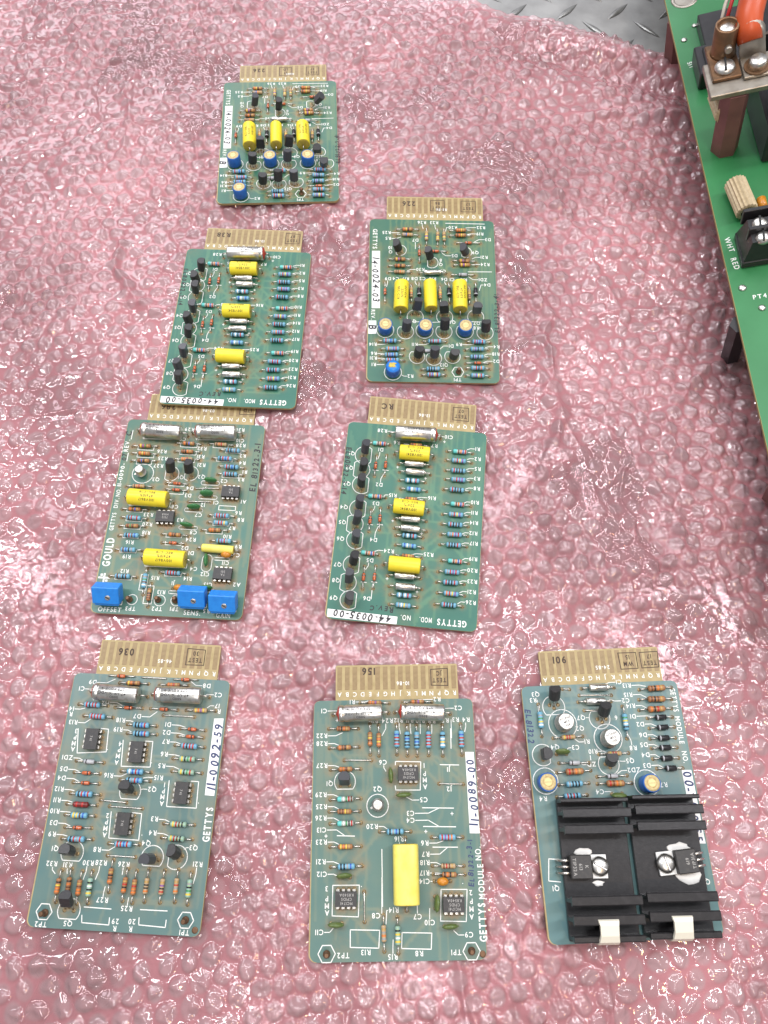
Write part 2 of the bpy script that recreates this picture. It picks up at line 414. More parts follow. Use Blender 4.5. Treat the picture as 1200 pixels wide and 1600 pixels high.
def round_trimmer(parent, x, y, torn=False):
    R = 4.45; Hh = 7.8
    def fn(b): b.lathe([(0.6, R - .5), (0.7, R - .1), (1.2, R), (Hh - .5, R), (Hh, R - .3), (Hh, R - .5), (Hh - .5, R - .55)], "trimmer_blue", 'z', 28)
    tx, ty = random.uniform(-.05, .05), random.uniform(-.05, .05)
    o = add("trimmer_potentiometer", cached("rtrim", "trimmer_potentiometer", fn), parent, (x, y, 0), random.uniform(0, 6)); o.rotation_euler = (tx, ty, 0)
    def rot(b):
        b.lathe([(Hh - .6, R - .55), (Hh - .12, R - .57), (Hh - .1, 2.5), (Hh - .35, 2.35), (Hh - .35, 2.2), (Hh - .1, 2.0)], "trimmer_cream", 'z', 24)
        b.lathe([(Hh - .5, 1.9), (Hh - .05, 1.85), (Hh, 1.6)], "trimmer_core", 'z', 20)
        b.box((-1.6, -.25, Hh - .05), (1.6, .25, Hh + .02), "trimmer_cream")
    def torn_rotor(b):
        b.lathe([(Hh - .6, R - .55), (Hh - .1, R - .57), (Hh - .05, .2)], "trimmer_bright", 'z', 24)
        ring = [((2.9 if q % 2 else 1.5) * (1 + .3 * math.sin(q * 2.3)) * math.cos(q * .5236) - .6, (2.2 if q % 3 else 1.2) * math.sin(q * .5236) + .9) for q in range(12)]
        b.ring_tube([[(u, v, Hh - .08) for u, v in ring], [(u * .9, v * .9, Hh + .25) for u, v in ring]], "film_end")
    if torn: add("rotor", cached("trot", "rotor", torn_rotor), o)["label"] = "torn trimmer top with its cream cover broken away"
    else: add("rotor", cached("rrot", "rotor", rot), o)
    for i in (-1, 0, 1):
        add("leg", cached(("tleg", i), "leg", lambda b: b.tube([(i * 2.5, 1.2 * (i == 0), 0.9), (i * 2.5, 1.2 * (i == 0), -0.5)], .3, "tinned_wire", 5)), o)
def box_trimmer(parent, x, y):
    M = Matrix.Translation((x * MM, y * MM, 0)) @ Matrix.Rotation(math.radians(-48), 4, 'X')
    M.translation = Vector((x * MM, y * MM, 6.4 * MM))
    o = add("box_trimmer", cached("btrim", "box_trimmer", lambda b: b.box((-7.2, -3.6, -4.8), (7.2, 3.6, 4.8), "trimmer_bright", .35)), parent, M=M)
    def sc(b):
        b.lathe([(-3.3, 1.5), (-3.75, 1.45), (-3.9, 1.2)], "screw_steel", 'y', 18, (1.2, 0, -1.0))
        b.box((0.1, -4.0, -1.25), (2.3, -3.85, -.75), "ink_black", 0, Matrix.Translation((1.2, 0, -1)) @ Matrix.Rotation(.5, 4, 'Y') @ Matrix.Translation((-1.2, 0, 1)))
    add("adjusting_screw", cached("bscrew", "adjusting_screw", sc), o)
    add("housing_foot", cached("bfoot", "housing_foot", lambda b: b.box((-6.4, -2.6, -6.2), (6.4, 2.6, -4.7), "trimmer_bright", .2)), o)
def dip(parent, x, y, ang, txt):
    rz = ang + random.uniform(-.015, .015)
    L, Wd = 10.2, 6.6; z0, z1 = 0.9, 4.3
    def fn(b):
        rings = []
        for k, z in ((.93, z0), (1, z0 + 1.6), (1, z0 + 1.9), (.955, z1)):
            kx = 1 - (1 - k) * .65
            rings.append([(-L / 2 * kx, -Wd / 2 * k, z), (L / 2 * kx, -Wd / 2 * k, z), (L / 2 * kx, Wd / 2 * k, z), (-L / 2 * kx, Wd / 2 * k, z)])
        b.ring_tube(rings, "dip_black", False)
        b.lathe([(z1 - .2, .75), (z1 + .015, .75)], "black_epoxy", 'z', 14, (L / 2 - 1.5, Wd / 2 - 1.5, 0))
    o = add("integrated_circuit", cached("dip", "integrated_circuit", fn), parent, (x, y, 0), rz)
    def pin(b):
        b.box((-.7, 0, 2.5), (.7, 1.0, 2.75), "tinned_wire"); b.box((-.7, .75, 1.2), (.7, 1.01, 2.52), "tinned_wire"); b.box((-.28, .76, -.5), (.28, 1.0, 1.22), "tinned_wire")
    for i in range(4):
        for sg in (-1, 1):
            add("pin", cached("pin", "pin", pin), o, (-3.81 + 2.54 * i, sg * 3.2, 0), 0 if sg > 0 else math.pi)
            PADS.append((x + math.cos(rz) * (-3.81 + 2.54 * i) - math.sin(rz) * sg * 3.9, y + math.sin(rz) * (-3.81 + 2.54 * i) + math.cos(rz) * sg * 3.9))
    T = txt.split('/')
    def mk(b):
        for i, t in enumerate(T): put_text(b, t, 0.3, -((len(T) - 1) / 2 - i) * 1.75, math.pi, 1.25, z1 + .03, "ink_grey")
    FLAT["marking"] = 1
    add("marking", cached(("dmark", txt), "marking", mk), o)
def metal_can(parent, x, y, big):
    if big:
        o = add("metal_can_transistor", cached("to39", "metal_can_transistor", lambda b: b.lathe([(1.6, 4.6), (2.0, 4.65), (2.3, 4.5), (2.4, 4.15), (8.2, 4.1), (8.6, 3.9), (8.7, 3.6)], "can_top", 'z', 30)), parent, (x, y, 0), .3)
        def mk(b):
            put_text(b, "2N4234", 0, 1.6, math.pi, 1.1, 8.74, "ink_black"); put_text(b, "RSM", 0, -.2, math.pi, 1.1, 8.74, "ink_black"); put_text(b, "8511", 0, -1.9, math.pi, 1.1, 8.74, "ink_black")
        add("marking", cached("m39", "marking", mk), o)
        add("spacer", cached("sp39", "spacer", lambda b: b.lathe([(.05, 4.1), (1.55, 4.1)], "black_epoxy", 'z', 20)), o)
    else:
        o = add("metal_can_transistor", cached("to18", "metal_can_transistor", lambda b: b.lathe([(2.6, 3.0), (3.0, 3.05), (3.2, 2.95), (3.3, 2.5), (7.4, 2.45), (7.75, 2.2), (7.8, 1.9)], "can_top", 'z', 24)), parent, (x, y, 0), .4)
        add("locating_tab", cached("tab18", "locating_tab", lambda b: b.box((-3.9, -.5, 2.65), (-2.8, .5, 3.1), "silver_can")), o)
    for i in range(3):
        a = i * 2.1; add("leg", cached(("canleg", i, big), "leg", lambda b: b.tube([(1.5 * math.cos(a), 1.5 * math.sin(a), 2.7), (1.9 * math.cos(a), 1.9 * math.sin(a), -.5)], .25, "tinned_wire", 5)), o)
def disc_cap(parent, x, y, ang, mname):
    def fn(b):
        rings = []
        for i in range(9):
            t = -1 + i / 4; w = math.sqrt(max(0, 1 - t * t))
            rings.append([(t * 3.9, max(.12, w * 1.25) * math.cos(q * math.pi / 6), 3.1 + max(.12, w * 2.8) * math.sin(q * math.pi / 6) + .25 * math.sin(i * 1.7)) for q in range(12)])
        b.ring_tube(rings, mname)
    o = add("disc_capacitor", cached(("disc", mname), "disc_capacitor", fn), parent, (x, y, 0), ang + random.uniform(-.12, .12)); o.rotation_euler[0] = random.uniform(-.5, .5) * 0.6
    for sg in (-1, 1):
        add("lead", cached(("dl", sg), "lead", lambda b: b.tube([(sg * 2.4, 0, 1.6), (sg * 2.5, 0, -.6)], .28, "tinned_wire", 5)), o)
        PADS.append((x + math.cos(ang) * sg * 2.5, y + math.sin(ang) * sg * 2.5))
def bead_cap(parent, x, y, ang):
    def fn(b):
        rings = []
        for i in range(9):
            t = -1 + i / 4; w = math.sqrt(max(0, 1 - t * t))
            rings.append([(t * 2.9, max(.1, w * 1.9) * math.cos(q * math.pi / 6), 2.4 + max(.1, w * 2.1) * math.sin(q * math.pi / 6)) for q in range(12)])
        b.ring_tube(rings, "tantalum_orange")
    o = add("bead_capacitor", cached("bead", "bead_capacitor", fn), parent, (x, y, 0), ang)
    for sg in (-1, 1):
        add("lead", cached(("bl", sg), "lead", lambda b: b.tube([(sg * 1.6, 0, 2.0), (sg * 3.6, 0, 1.4), (sg * 3.8, 0, -.6)], .28, "tinned_wire", 5)), o)
        PADS.append((x + sg * 3.8, y))
def test_pin(parent, x, y):
    def fn(b): b.lathe([(-.4, .9), (.1, 1.7), (.8, 1.75), (.9, 1.0), (3.4, .95), (3.6, 1.25), (4.4, 1.25), (5.0, .8)], "pin_brown", 'z', 12)
    o = add("test_pin", cached("tpin", "test_pin", fn), parent, (x, y, 0)); o.rotation_euler = (random.uniform(-.06, .06), random.uniform(-.06, .06), 0)
def jumper(parent, x0, y0, x1, y1):
    d = math.hypot(x1 - x0, y1 - y0); a = math.atan2(y1 - y0, x1 - x0)
    b = MB(); b.tube([(-d / 2, 0, -.5), (-d / 2, 0, .35), (-d / 2 + .5, 0, .6), (0, 0, .62), (d / 2 - .5, 0, .6), (d / 2, 0, .35), (d / 2, 0, -.5)], .32, "tinned_wire")
    add("jumper_wire", b.mesh("jumper_wire"), parent, ((x0 + x1) / 2, (y0 + y1) / 2, 0), a); PADS.extend([(x0, y0), (x1, y1)])
T_A = """
r -16.1 -8.6 h br oykd
r -16.1 -12.7 h tn ebod
r -3.7 -13.3 v tn yvyd 13
r 3.6 -13.7 v tn yynd 13
r 7.8 -13.6 v tn gynd 13
r 18.7 -8.6 h br ooyd
r 18.6 -12.5 h br noyd
d 23.5 -17.9 h dr 16
d -8.4 -26.2 v dr 13
d 2.1 -24.7 h dr 15
r -20.9 -31.4 h br yvkd
r -20.9 -36.3 h br nokd
r -21.2 -40.8 h tn nnod
r 20.5 -31.9 h br yvkd
r 20.9 -34.9 h br yvyd
c 0.0 -41.2 h ts 11 3.2
d 19.4 -42.1 h dz 15
d -30.3 -55.4 v dr 15
f -20.1 -60.8 v 19.5 9.2 BEC-C11B/.22±1%/100V8541
f -1.7 -59.6 v 19.5 8.2
f 16.9 -60.1 v 19.5 9.2 BEC-C11F/.47±10%/100V8545
r -13.7 -55.9 v tn noyd 13
r 4.7 -56.6 v tn noyd 13
r 23.2 -56.7 v tn nnyd 13
d -8.6 -55.5 v dk 15
d 10.4 -55.1 v dk 15
d 27.4 -54.8 v dk 15
p -29.9 -82.3
p -5.3 -82.3
p 20.0 -82.4
p -24.9 -111.6
r -26.9 -90.7 h bl rebn
r 0.9 -90.5 h bl nrer
r 28.4 -90.4 h bl rvbr
r -25.2 -96.2 h bl oevr
r -25.9 -100.4 h bl nvbn
r -25.4 -104.1 h bl rrbn
r 27.2 -95.5 h bl evke
r 27.0 -100.9 h bl kvke
d 27.4 -104.9 h dr 15
r 27.3 -108.6 h bl erko
r 27.1 -113.7 h bl evyr
r -0.2 -109.6 h bl kkke
r 0.2 -113.5 h bl rvyr
d -4.1 -97.1 h dz 12
n 15.6 -110.9
t R25 -29.7 -10.4 + -21.3 -10.2
t R5 -28.6 -14.8 + -20.3 -13.6
t D7 -10.9 -15.8 + -10.9 -22.4
t R26 -6.6 -2.1 + -5.7 -6.9
t R23 1.5 -2.1 + 3.3 -8.3
t R20 13.7 -5.6 + 8.9 -8.6
t R22 32.2 -5.3 + 22.2 -5.7
t R19 31.4 -10.2 + 23.1 -10.7
t D3 36.6 -14.5 + 27.6 -16.4
t 10 -27.3 -21.9
t Q -27.0 -25.2
t 8 5.5 -30.8
t Q 5.5 -34.0
t Q9 28.1 -24.6
t R21 33.7 -28.0 + 25.9 -29.3
t R24 34.2 -33.4 + 25.8 -33.6
t D5 14.5 -27.2 + 5.9 -24.8
t R30 -7.7 -38.0 + -16.1 -39.0
t C5 6.8 -39.0
t D9 -28.5 -45.2 + -29.4 -51.2
t C4 -23.5 -45.1
t R17 -17.3 -45.0
t D8 -11.5 -44.8 + -10.1 -49.3
t C2 -6.4 -44.7
t R16 0.1 -44.8
t D6 7.5 -45.0 + 8.8 -48.9
t C1 12.6 -45.1
t R13 20.0 -45.2
t ZD1 32.5 -44.8 + 23.2 -42.7
t D4 35.1 -48.6 + 29.9 -52.7
t Q1 -12.0 -76.0
t Q9 12.2 -76.1 + -0.2 -76.3
t Q7 27.7 -76.6
t R8 27.3 -79.9
t R14 -37.4 -92.5 + -28.2 -91.9
t R11 -11.4 -92.2 + -2.2 -91.1
t R9 16.2 -91.7 + 25.7 -91.3
t R4 39.6 -92.9 + 32.4 -93.7
t R18 39.0 -98.0 + 31.8 -98.9
t D2 39.1 -103.0 + 30.7 -104.2
t D1 11.3 -92.9 + 4.1 -95.3
t R6 -36.8 -98.9 + -29.5 -99.3
t R31 -37.0 -102.1 + -29.9 -102.4
t R1 -36.7 -106.5 + -30.3 -106.4
t Q12 6.6 -106.1
t R2 -14.1 -114.1 + -19.6 -113.3
t TP1 14.9 -116.0
L 9.0 -2.3 34.6 -2.4
L 22.9 -39.0 38.2 -38.8
a -20.7 -23.7 3.9 W
a -0.3 -32.5 4.1 W
a 21.8 -24.4 3.9 W
a -11.1 -72.7 5.1 S
a 7.5 -72.4 5.1 S
a 27.1 -72.0 5.1 S
a -17.2 -83.3 5.1 N
a 6.9 -82.8 5.1 N
a 32.7 -83.1 5.1 N
a -10.0 -100.5 4.8 N
a 0.4 -101.6 4.8 N
a 12.0 -100.1 4.8 N
x -29.9 -82.3 5.4
x -5.3 -82.3 5.4
x 20.0 -82.4 5.4
x -24.9 -111.6 5.3
h 15.1 -110.7 3.7
t GETTYS -37.1 -15.3 d 2.9 =15
w -39.0 -24.6 -33.8 -24.5 -33.4 -66.8 -38.6 -66.9 | 14-0024-03 d 5.0
t REV. -37.6 -71.5 d 2.4 =7
w -40.4 -75.9 -35.6 -75.8 -35.4 -85.1 -40.5 -85.2 | B d 5.6
k EL81322-3-41 40.4 -69.2 l 3.6
"""
T_B = """
C -1.0 -6.4 h 23.5 8.6 R
r -21.3 -13.1 h te nobr 12
r -20.7 -46.1 h te nobr 12
r -21.3 -79.9 h te nobr 12
r -0.1 -12.1 h br noyd
r -0.2 -45.9 h br noyd
r 0.7 -79.6 h br noyd
f -0.6 -18.6 h 17.2 8.6 BEC-C11B/.22±1%/100V8541
f -1.2 -51.9 h 17.2 8.6 BEC-C11B/.22±1%/100V8541
f -0.9 -85.5 h 17.2 8.6
c -0.3 -24.4 h tt 11 4
c 0.7 -29.5 h tt 11 4
c 0.3 -58.1 h tt 11 4
c 0.7 -63.8 h tt 11 4
c -0.3 -91.3 h tt 11 4
c 0.7 -97.3 h tt 11 4
r -0.5 -34.6 h bl wkwr
r 0.7 -39.9 h bl bweb
r 0.6 -67.8 h bl kwkr
r 0.8 -73.6 h bl bweb
r 0.4 -101.9 h bl wkwr
r 0.4 -107.4 h bl ewye
r 25.6 -13.9 h te nobr
r 25.3 -19.7 h bl eryv
r 25.4 -25.9 h bl rknk
r 25.7 -31.5 h bl ervv
r 25.2 -37.8 h bl rknk
r 26.2 -46.5 h te nobr
r 25.6 -52.8 h bl eryv
r 25.5 -58.8 h bl rknk
r 25.5 -64.7 h bl eovr
r 25.4 -70.8 h bl nkkr
r 26.8 -80.1 h te nobr
r 25.5 -86.4 h bl ervr
r 25.1 -92.4 h bl rkkr
r 25.8 -98.6 h bl oryv
r 24.9 -104.9 h bl rknk
d -22.3 -27.0 v dr 13
d -16.6 -26.0 v dr 13
d -22.2 -60.5 v dr 13
d -16.8 -58.9 v dr 13
d -22.5 -93.6 v dr 13
d -16.6 -93.0 v dr 13
L -23.7 -29.5 -20.5 -29.5
L -18.0 -28.9 -14.7 -29.0
L -23.5 -62.7 -20.5 -62.8
L -18.0 -62.2 -14.9 -62.3
L -23.6 -96.2 -20.7 -96.3
L -18.0 -95.6 -15.0 -95.7
a -29.2 -20.7 5.6 E
a -30.9 -29.9 5.5 W
a -29.0 -39.2 5.5 E
a -29.1 -53.9 5.4 E
a -31.3 -63.3 5.4 W
a -28.9 -72.5 5.3 E
a -29.2 -86.9 5.3 E
a -31.4 -97.2 5.2 W
a -28.8 -106.8 5.2 E
t C10 18.6 -4.6 + 12.0 -4.4
t R28 -20.5 -4.1 + -13.0 -4.2
t + 16.3 -7.8
t R6 -11.4 -11.0
t D1 -20.3 -16.4 + -21.6 -22.5
t D2 -19.2 -38.3 + -17.1 -31.1
t Q1 -36.7 -20.4
t Q2 -37.2 -29.5
t Q3 -37.5 -39.5
t R7 10.6 -10.9
t R15 -10.8 -44.1 + -15.8 -44.6
t R16 11.5 -43.7 + 2.5 -44.4
t D3 -19.9 -49.9 + -21.7 -55.1
t D4 -19.2 -71.6 + -17.3 -63.4
t Q4 -37.7 -53.8
t Q5 -37.6 -62.9
t Q6 -37.6 -72.7
t R24 -10.0 -77.3 + -18.1 -78.3
t R25 12.0 -77.3 + 2.4 -78.2
t D5 -20.0 -83.6 + -21.9 -89.0
t D6 -19.6 -105.2 + -17.2 -96.7
t Q7 -37.5 -87.7
t Q8 -37.4 -96.7
t Q9 -37.6 -106.6
t R1 35.9 -10.7 + 29.8 -11.6
t R2 36.2 -17.0 + 30.2 -17.7
t R5 36.5 -23.2 + 30.1 -24.1
t R3 36.5 -29.3 + 30.4 -30.1
t R8 36.7 -35.4 + 30.1 -36.4
t R10 36.0 -44.0 + 29.9 -44.9
t R11 36.1 -50.3 + 30.2 -51.2
t R14 36.1 -56.3 + 30.1 -57.2
t R12 36.1 -62.5 + 30.0 -63.3
t R17 36.6 -68.5 + 29.9 -69.4
t R19 36.8 -77.5 + 30.9 -78.5
t R20 36.7 -84.1 + 30.2 -84.8
t R23 37.0 -90.4 + 29.9 -91.2
t R21 37.0 -96.3 + 30.4 -97.3
t R26 36.8 -102.2 + 29.7 -103.5
t + -9.6 -26.4
t + 7.0 -31.8
t + -9.5 -59.3
t + 7.2 -65.3
t + -9.6 -93.1
t + 7.3 -98.9
w -40.1 -112.7 -2.1 -113.6 -2.3 -117.8 -39.9 -117.1 | 44-0035-00 u 4.6
t GETTYS 27.3 -114.4 u 3.4 =15.8
t MOD. 13.1 -114.0 u 2.8 =6.6
t NO. 2.3 -113.8 u 2.8 =5.4
k REV.C -11.1 -110.0 u 3.4
k EL80822-3-14 -38.8 -31.2 d 3.6
"""
T_C = """
C -18.3 -9.2 h 23 8.6 L
C 13.6 -8.0 h 23 8.6 L
r -27.7 -17.8 h br yvgd
r -27.3 -22.7 h br oyod
r -27.0 -27.3 h br nbkd
r -2.5 -14.9 h br okbd
r -2.5 -20.1 h br nkod
r -2.2 -25.0 h tn oord
r 16.4 -14.4 h tn nord
r 24.0 -18.1 h bl nken
r 20.0 -23.5 h bl krbr
r 24.4 -28.7 h bl rnbk
r 24.3 -33.3 h bl rnkn
m -26.6 -35.4 s
d -5.5 -40.5 h dr 13
d -5.4 -44.5 h dr 13
d -2.3 -76.6 h dr 13
d -1.1 -81.2 h dr 13
r -27.0 -43.5 h tn nord
f -19.2 -51.9 h 22 9.4 BEC-C11B/.47±10%/100V8617
f -4.0 -86.8 h 22 9.4 BEC-C11B/.47±10%/100V8617
f 23.4 -79.2 h 17.5 4.6
o 28.2 -82.3 h
o 5.1 -102.4 h
r -26.9 -57.7 h br onbd
r -26.4 -63.0 h bl nrer
r -26.5 -67.8 h br ngnd
r -25.9 -73.5 h bl krnb
r -26.2 -82.0 h bl nbke
r -26.6 -97.3 h bl nekn
i -8.5 -62.0 h 7512/HA8
i 26.3 -45.0 h 7A/301
i 28.0 -93.6 h 7A/301
g 13.8 -38.3 h
g 12.7 -47.3 h
g 6.6 -55.3 h
g 4.1 -65.8 h
g 17.6 -86.1 v
g 19.8 -101.9 h
r 22.7 -59.1 h bl rrnr
r 22.8 -63.5 h bl erry
r 19.8 -67.9 h br oond
r 25.8 -74.1 h bl nvre
r -2.0 -71.8 h br onkd
r 0.5 -94.0 h bl rrrn
r -14.2 -99.3 v bl wnge 15
r -10.6 -106.8 v br nnkd 13
j 5.2 -42.9 18.9 -42.1
j 2.3 -51.2 15.5 -50.7
n -20.9 -109.8
n -5.6 -109.2
n 3.8 -109.1
b -31.2 -108.5
b 14.4 -107.9
b 31.0 -109.7
x -19.7 -109.7 2.8
x -4.7 -109.4 3.0
x 4.3 -108.9 3.0
t OFFSET -30.8 -115.7 n 2.6 =12.5
t SENS. 13.7 -115.3 n 2.6 =9
t GAIN 30.6 -115.8 n 2.6 =7.5
t TP3 -19.7 -114.8 u
t TP2 -5.5 -114.2 u
t TP1 3.9 -113.8 u
t R5 21.3 -114.0
T GOULD -37.6 -83.4 l 4.2 =16.5
t GETTYS -38.4 -65.3 l 2.4 =10.6
t DIV. -38.4 -54.0 l 2.4 =6
t NO. -38.5 -47.4 l 2.4 =5
t 11-0090- -38.8 -36.3 l 2.4 =14.5
k 07 -38.9 -24.8 l 3.6
t REV. -38.9 -17.5 l 2.6
k C -38.8 -9.6 l 4
L -37.0 -13.2 -36.9 -7.3
L -37.1 -27.5 -37.1 -22.3
K -37.1 -98.2
k EL_81322-3-1 37.8 -27.4 l 4.2
t R29 -3.7 -5.0
t R30 26.1 -3.7
t R26 -17.7 -20.3
t R25 -16.5 -24.8
t R27 -18.3 -29.6
t R32 5.4 -17.2
t R31 5.4 -22.4
t R21 6.6 -27.8
t R28 27.8 -13.9
t R2 29.8 -20.6
t R4 30.1 -25.2
t R1 32.2 -30.8
t R3 30.7 -35.7
t Q3 -18.3 -38.3
t Q1 -4.2 -36.2
t Q2 7.7 -35.3
t D4 2.0 -42.7
t D3 1.6 -47.3
t C6 -4.9 -54.6
t C2 20.9 -37.2
t C1 18.1 -50.8
t A1 33.7 -49.5
t J2 11.0 -52.7
t J3 10.2 -43.1
t C7 9.2 -58.9
t A3 -0.5 -62.5
t R23 -19.0 -60.2
t R20 -18.7 -66.0
t R18 -18.5 -71.0
t R16 -26.7 -77.2
t R19 -26.9 -85.6
t R12 -26.6 -94.0
t R6 31.6 -56.5
t R8 33.4 -60.6
t R7 29.1 -65.8
t C8 7.8 -69.5
t R10 27.1 -71.0
t R24 7.0 -73.8
t D2 4.4 -79.0
t D1 8.4 -81.7
t R9 34.0 -76.6
t C3 33.5 -81.6
t C11 28.1 -86.5
t C12 17.6 -93.5
t A2 35.8 -98.5
t C4 11.0 -90.7
t R14 8.6 -96.5
t R15 -9.2 -97.0
t R13 -4.6 -104.8
t J1 1.1 -99.5
t C13 20.1 -99.3
t C9 -6.8 -11.7
t C10 27.0 -10.8
t + -29.8 -12.0
t + 1.5 -11.0
U -32.0 -17.6 -22.7 -19.8
U -31.7 -22.3 -21.9 -24.6
U -31.3 -27.0 -22.6 -29.1
U -7.5 -14.4 2.3 -16.6
U -7.2 -19.7 2.5 -21.5
U -7.4 -24.7 2.2 -26.4
U 11.7 -13.7 20.5 -16.1
U 19.4 -18.0 28.4 -19.1
U 14.9 -22.9 24.0 -24.8
U 19.4 -33.0 28.9 -34.8
U -10.6 -40.1 -1.6 -41.7
U -10.2 -44.1 -1.3 -46.7
U -6.8 -75.6 2.0 -77.5
U -31.6 -57.2 -22.7 -58.9
U -31.1 -62.5 -22.2 -64.5
U -31.4 -67.4 -22.3 -69.1
U -31.1 -73.1 -22.3 -74.6
U -31.3 -81.7 -22.1 -83.1
U -31.2 -97.0 -22.1 -98.8
U 17.8 -58.7 26.6 -60.1
U 18.1 -63.0 27.2 -64.6
U 14.9 -67.5 24.0 -69.5
U -7.1 -71.4 1.7 -73.0
U -4.4 -93.7 4.7 -95.5
U -16.0 -55.4 -6.9 -54.9
V -17.0 -95.3 -13.1 -104.2
V -13.5 -101.5 -9.0 -111.6
U -16.0 -87.9 7.0 -90.4
U -31.1 -52.2 -7.8 -54.9
U -37.8 -110.9 -24.8 -112.9
U 8.2 -110.2 21.0 -112.1
U 24.0 -111.6 37.2 -113.6
V 20.1 -52.5 29.6 -55.1
S 8.0 -37.6 18.5 -40.1
S 7.9 -46.7 18.3 -48.8
S 0.9 -55.0 11.2 -57.1
S -0.7 -65.8 9.7 -67.8
S -0.7 -103.7 9.6 -105.3
S 21.1 -83.4 30.2 -85.0
S 16.1 -101.8 24.2 -103.3
S 15.1 -82.0 20.5 -91.9
x -26.4 -34.9 6.1
a -10.3 -34.1 4.6 W
a 0.9 -33.4 4.6 W
L -29.6 -12.5 -8.8 -11.8
L 2.4 -11.4 23.6 -10.6
"""
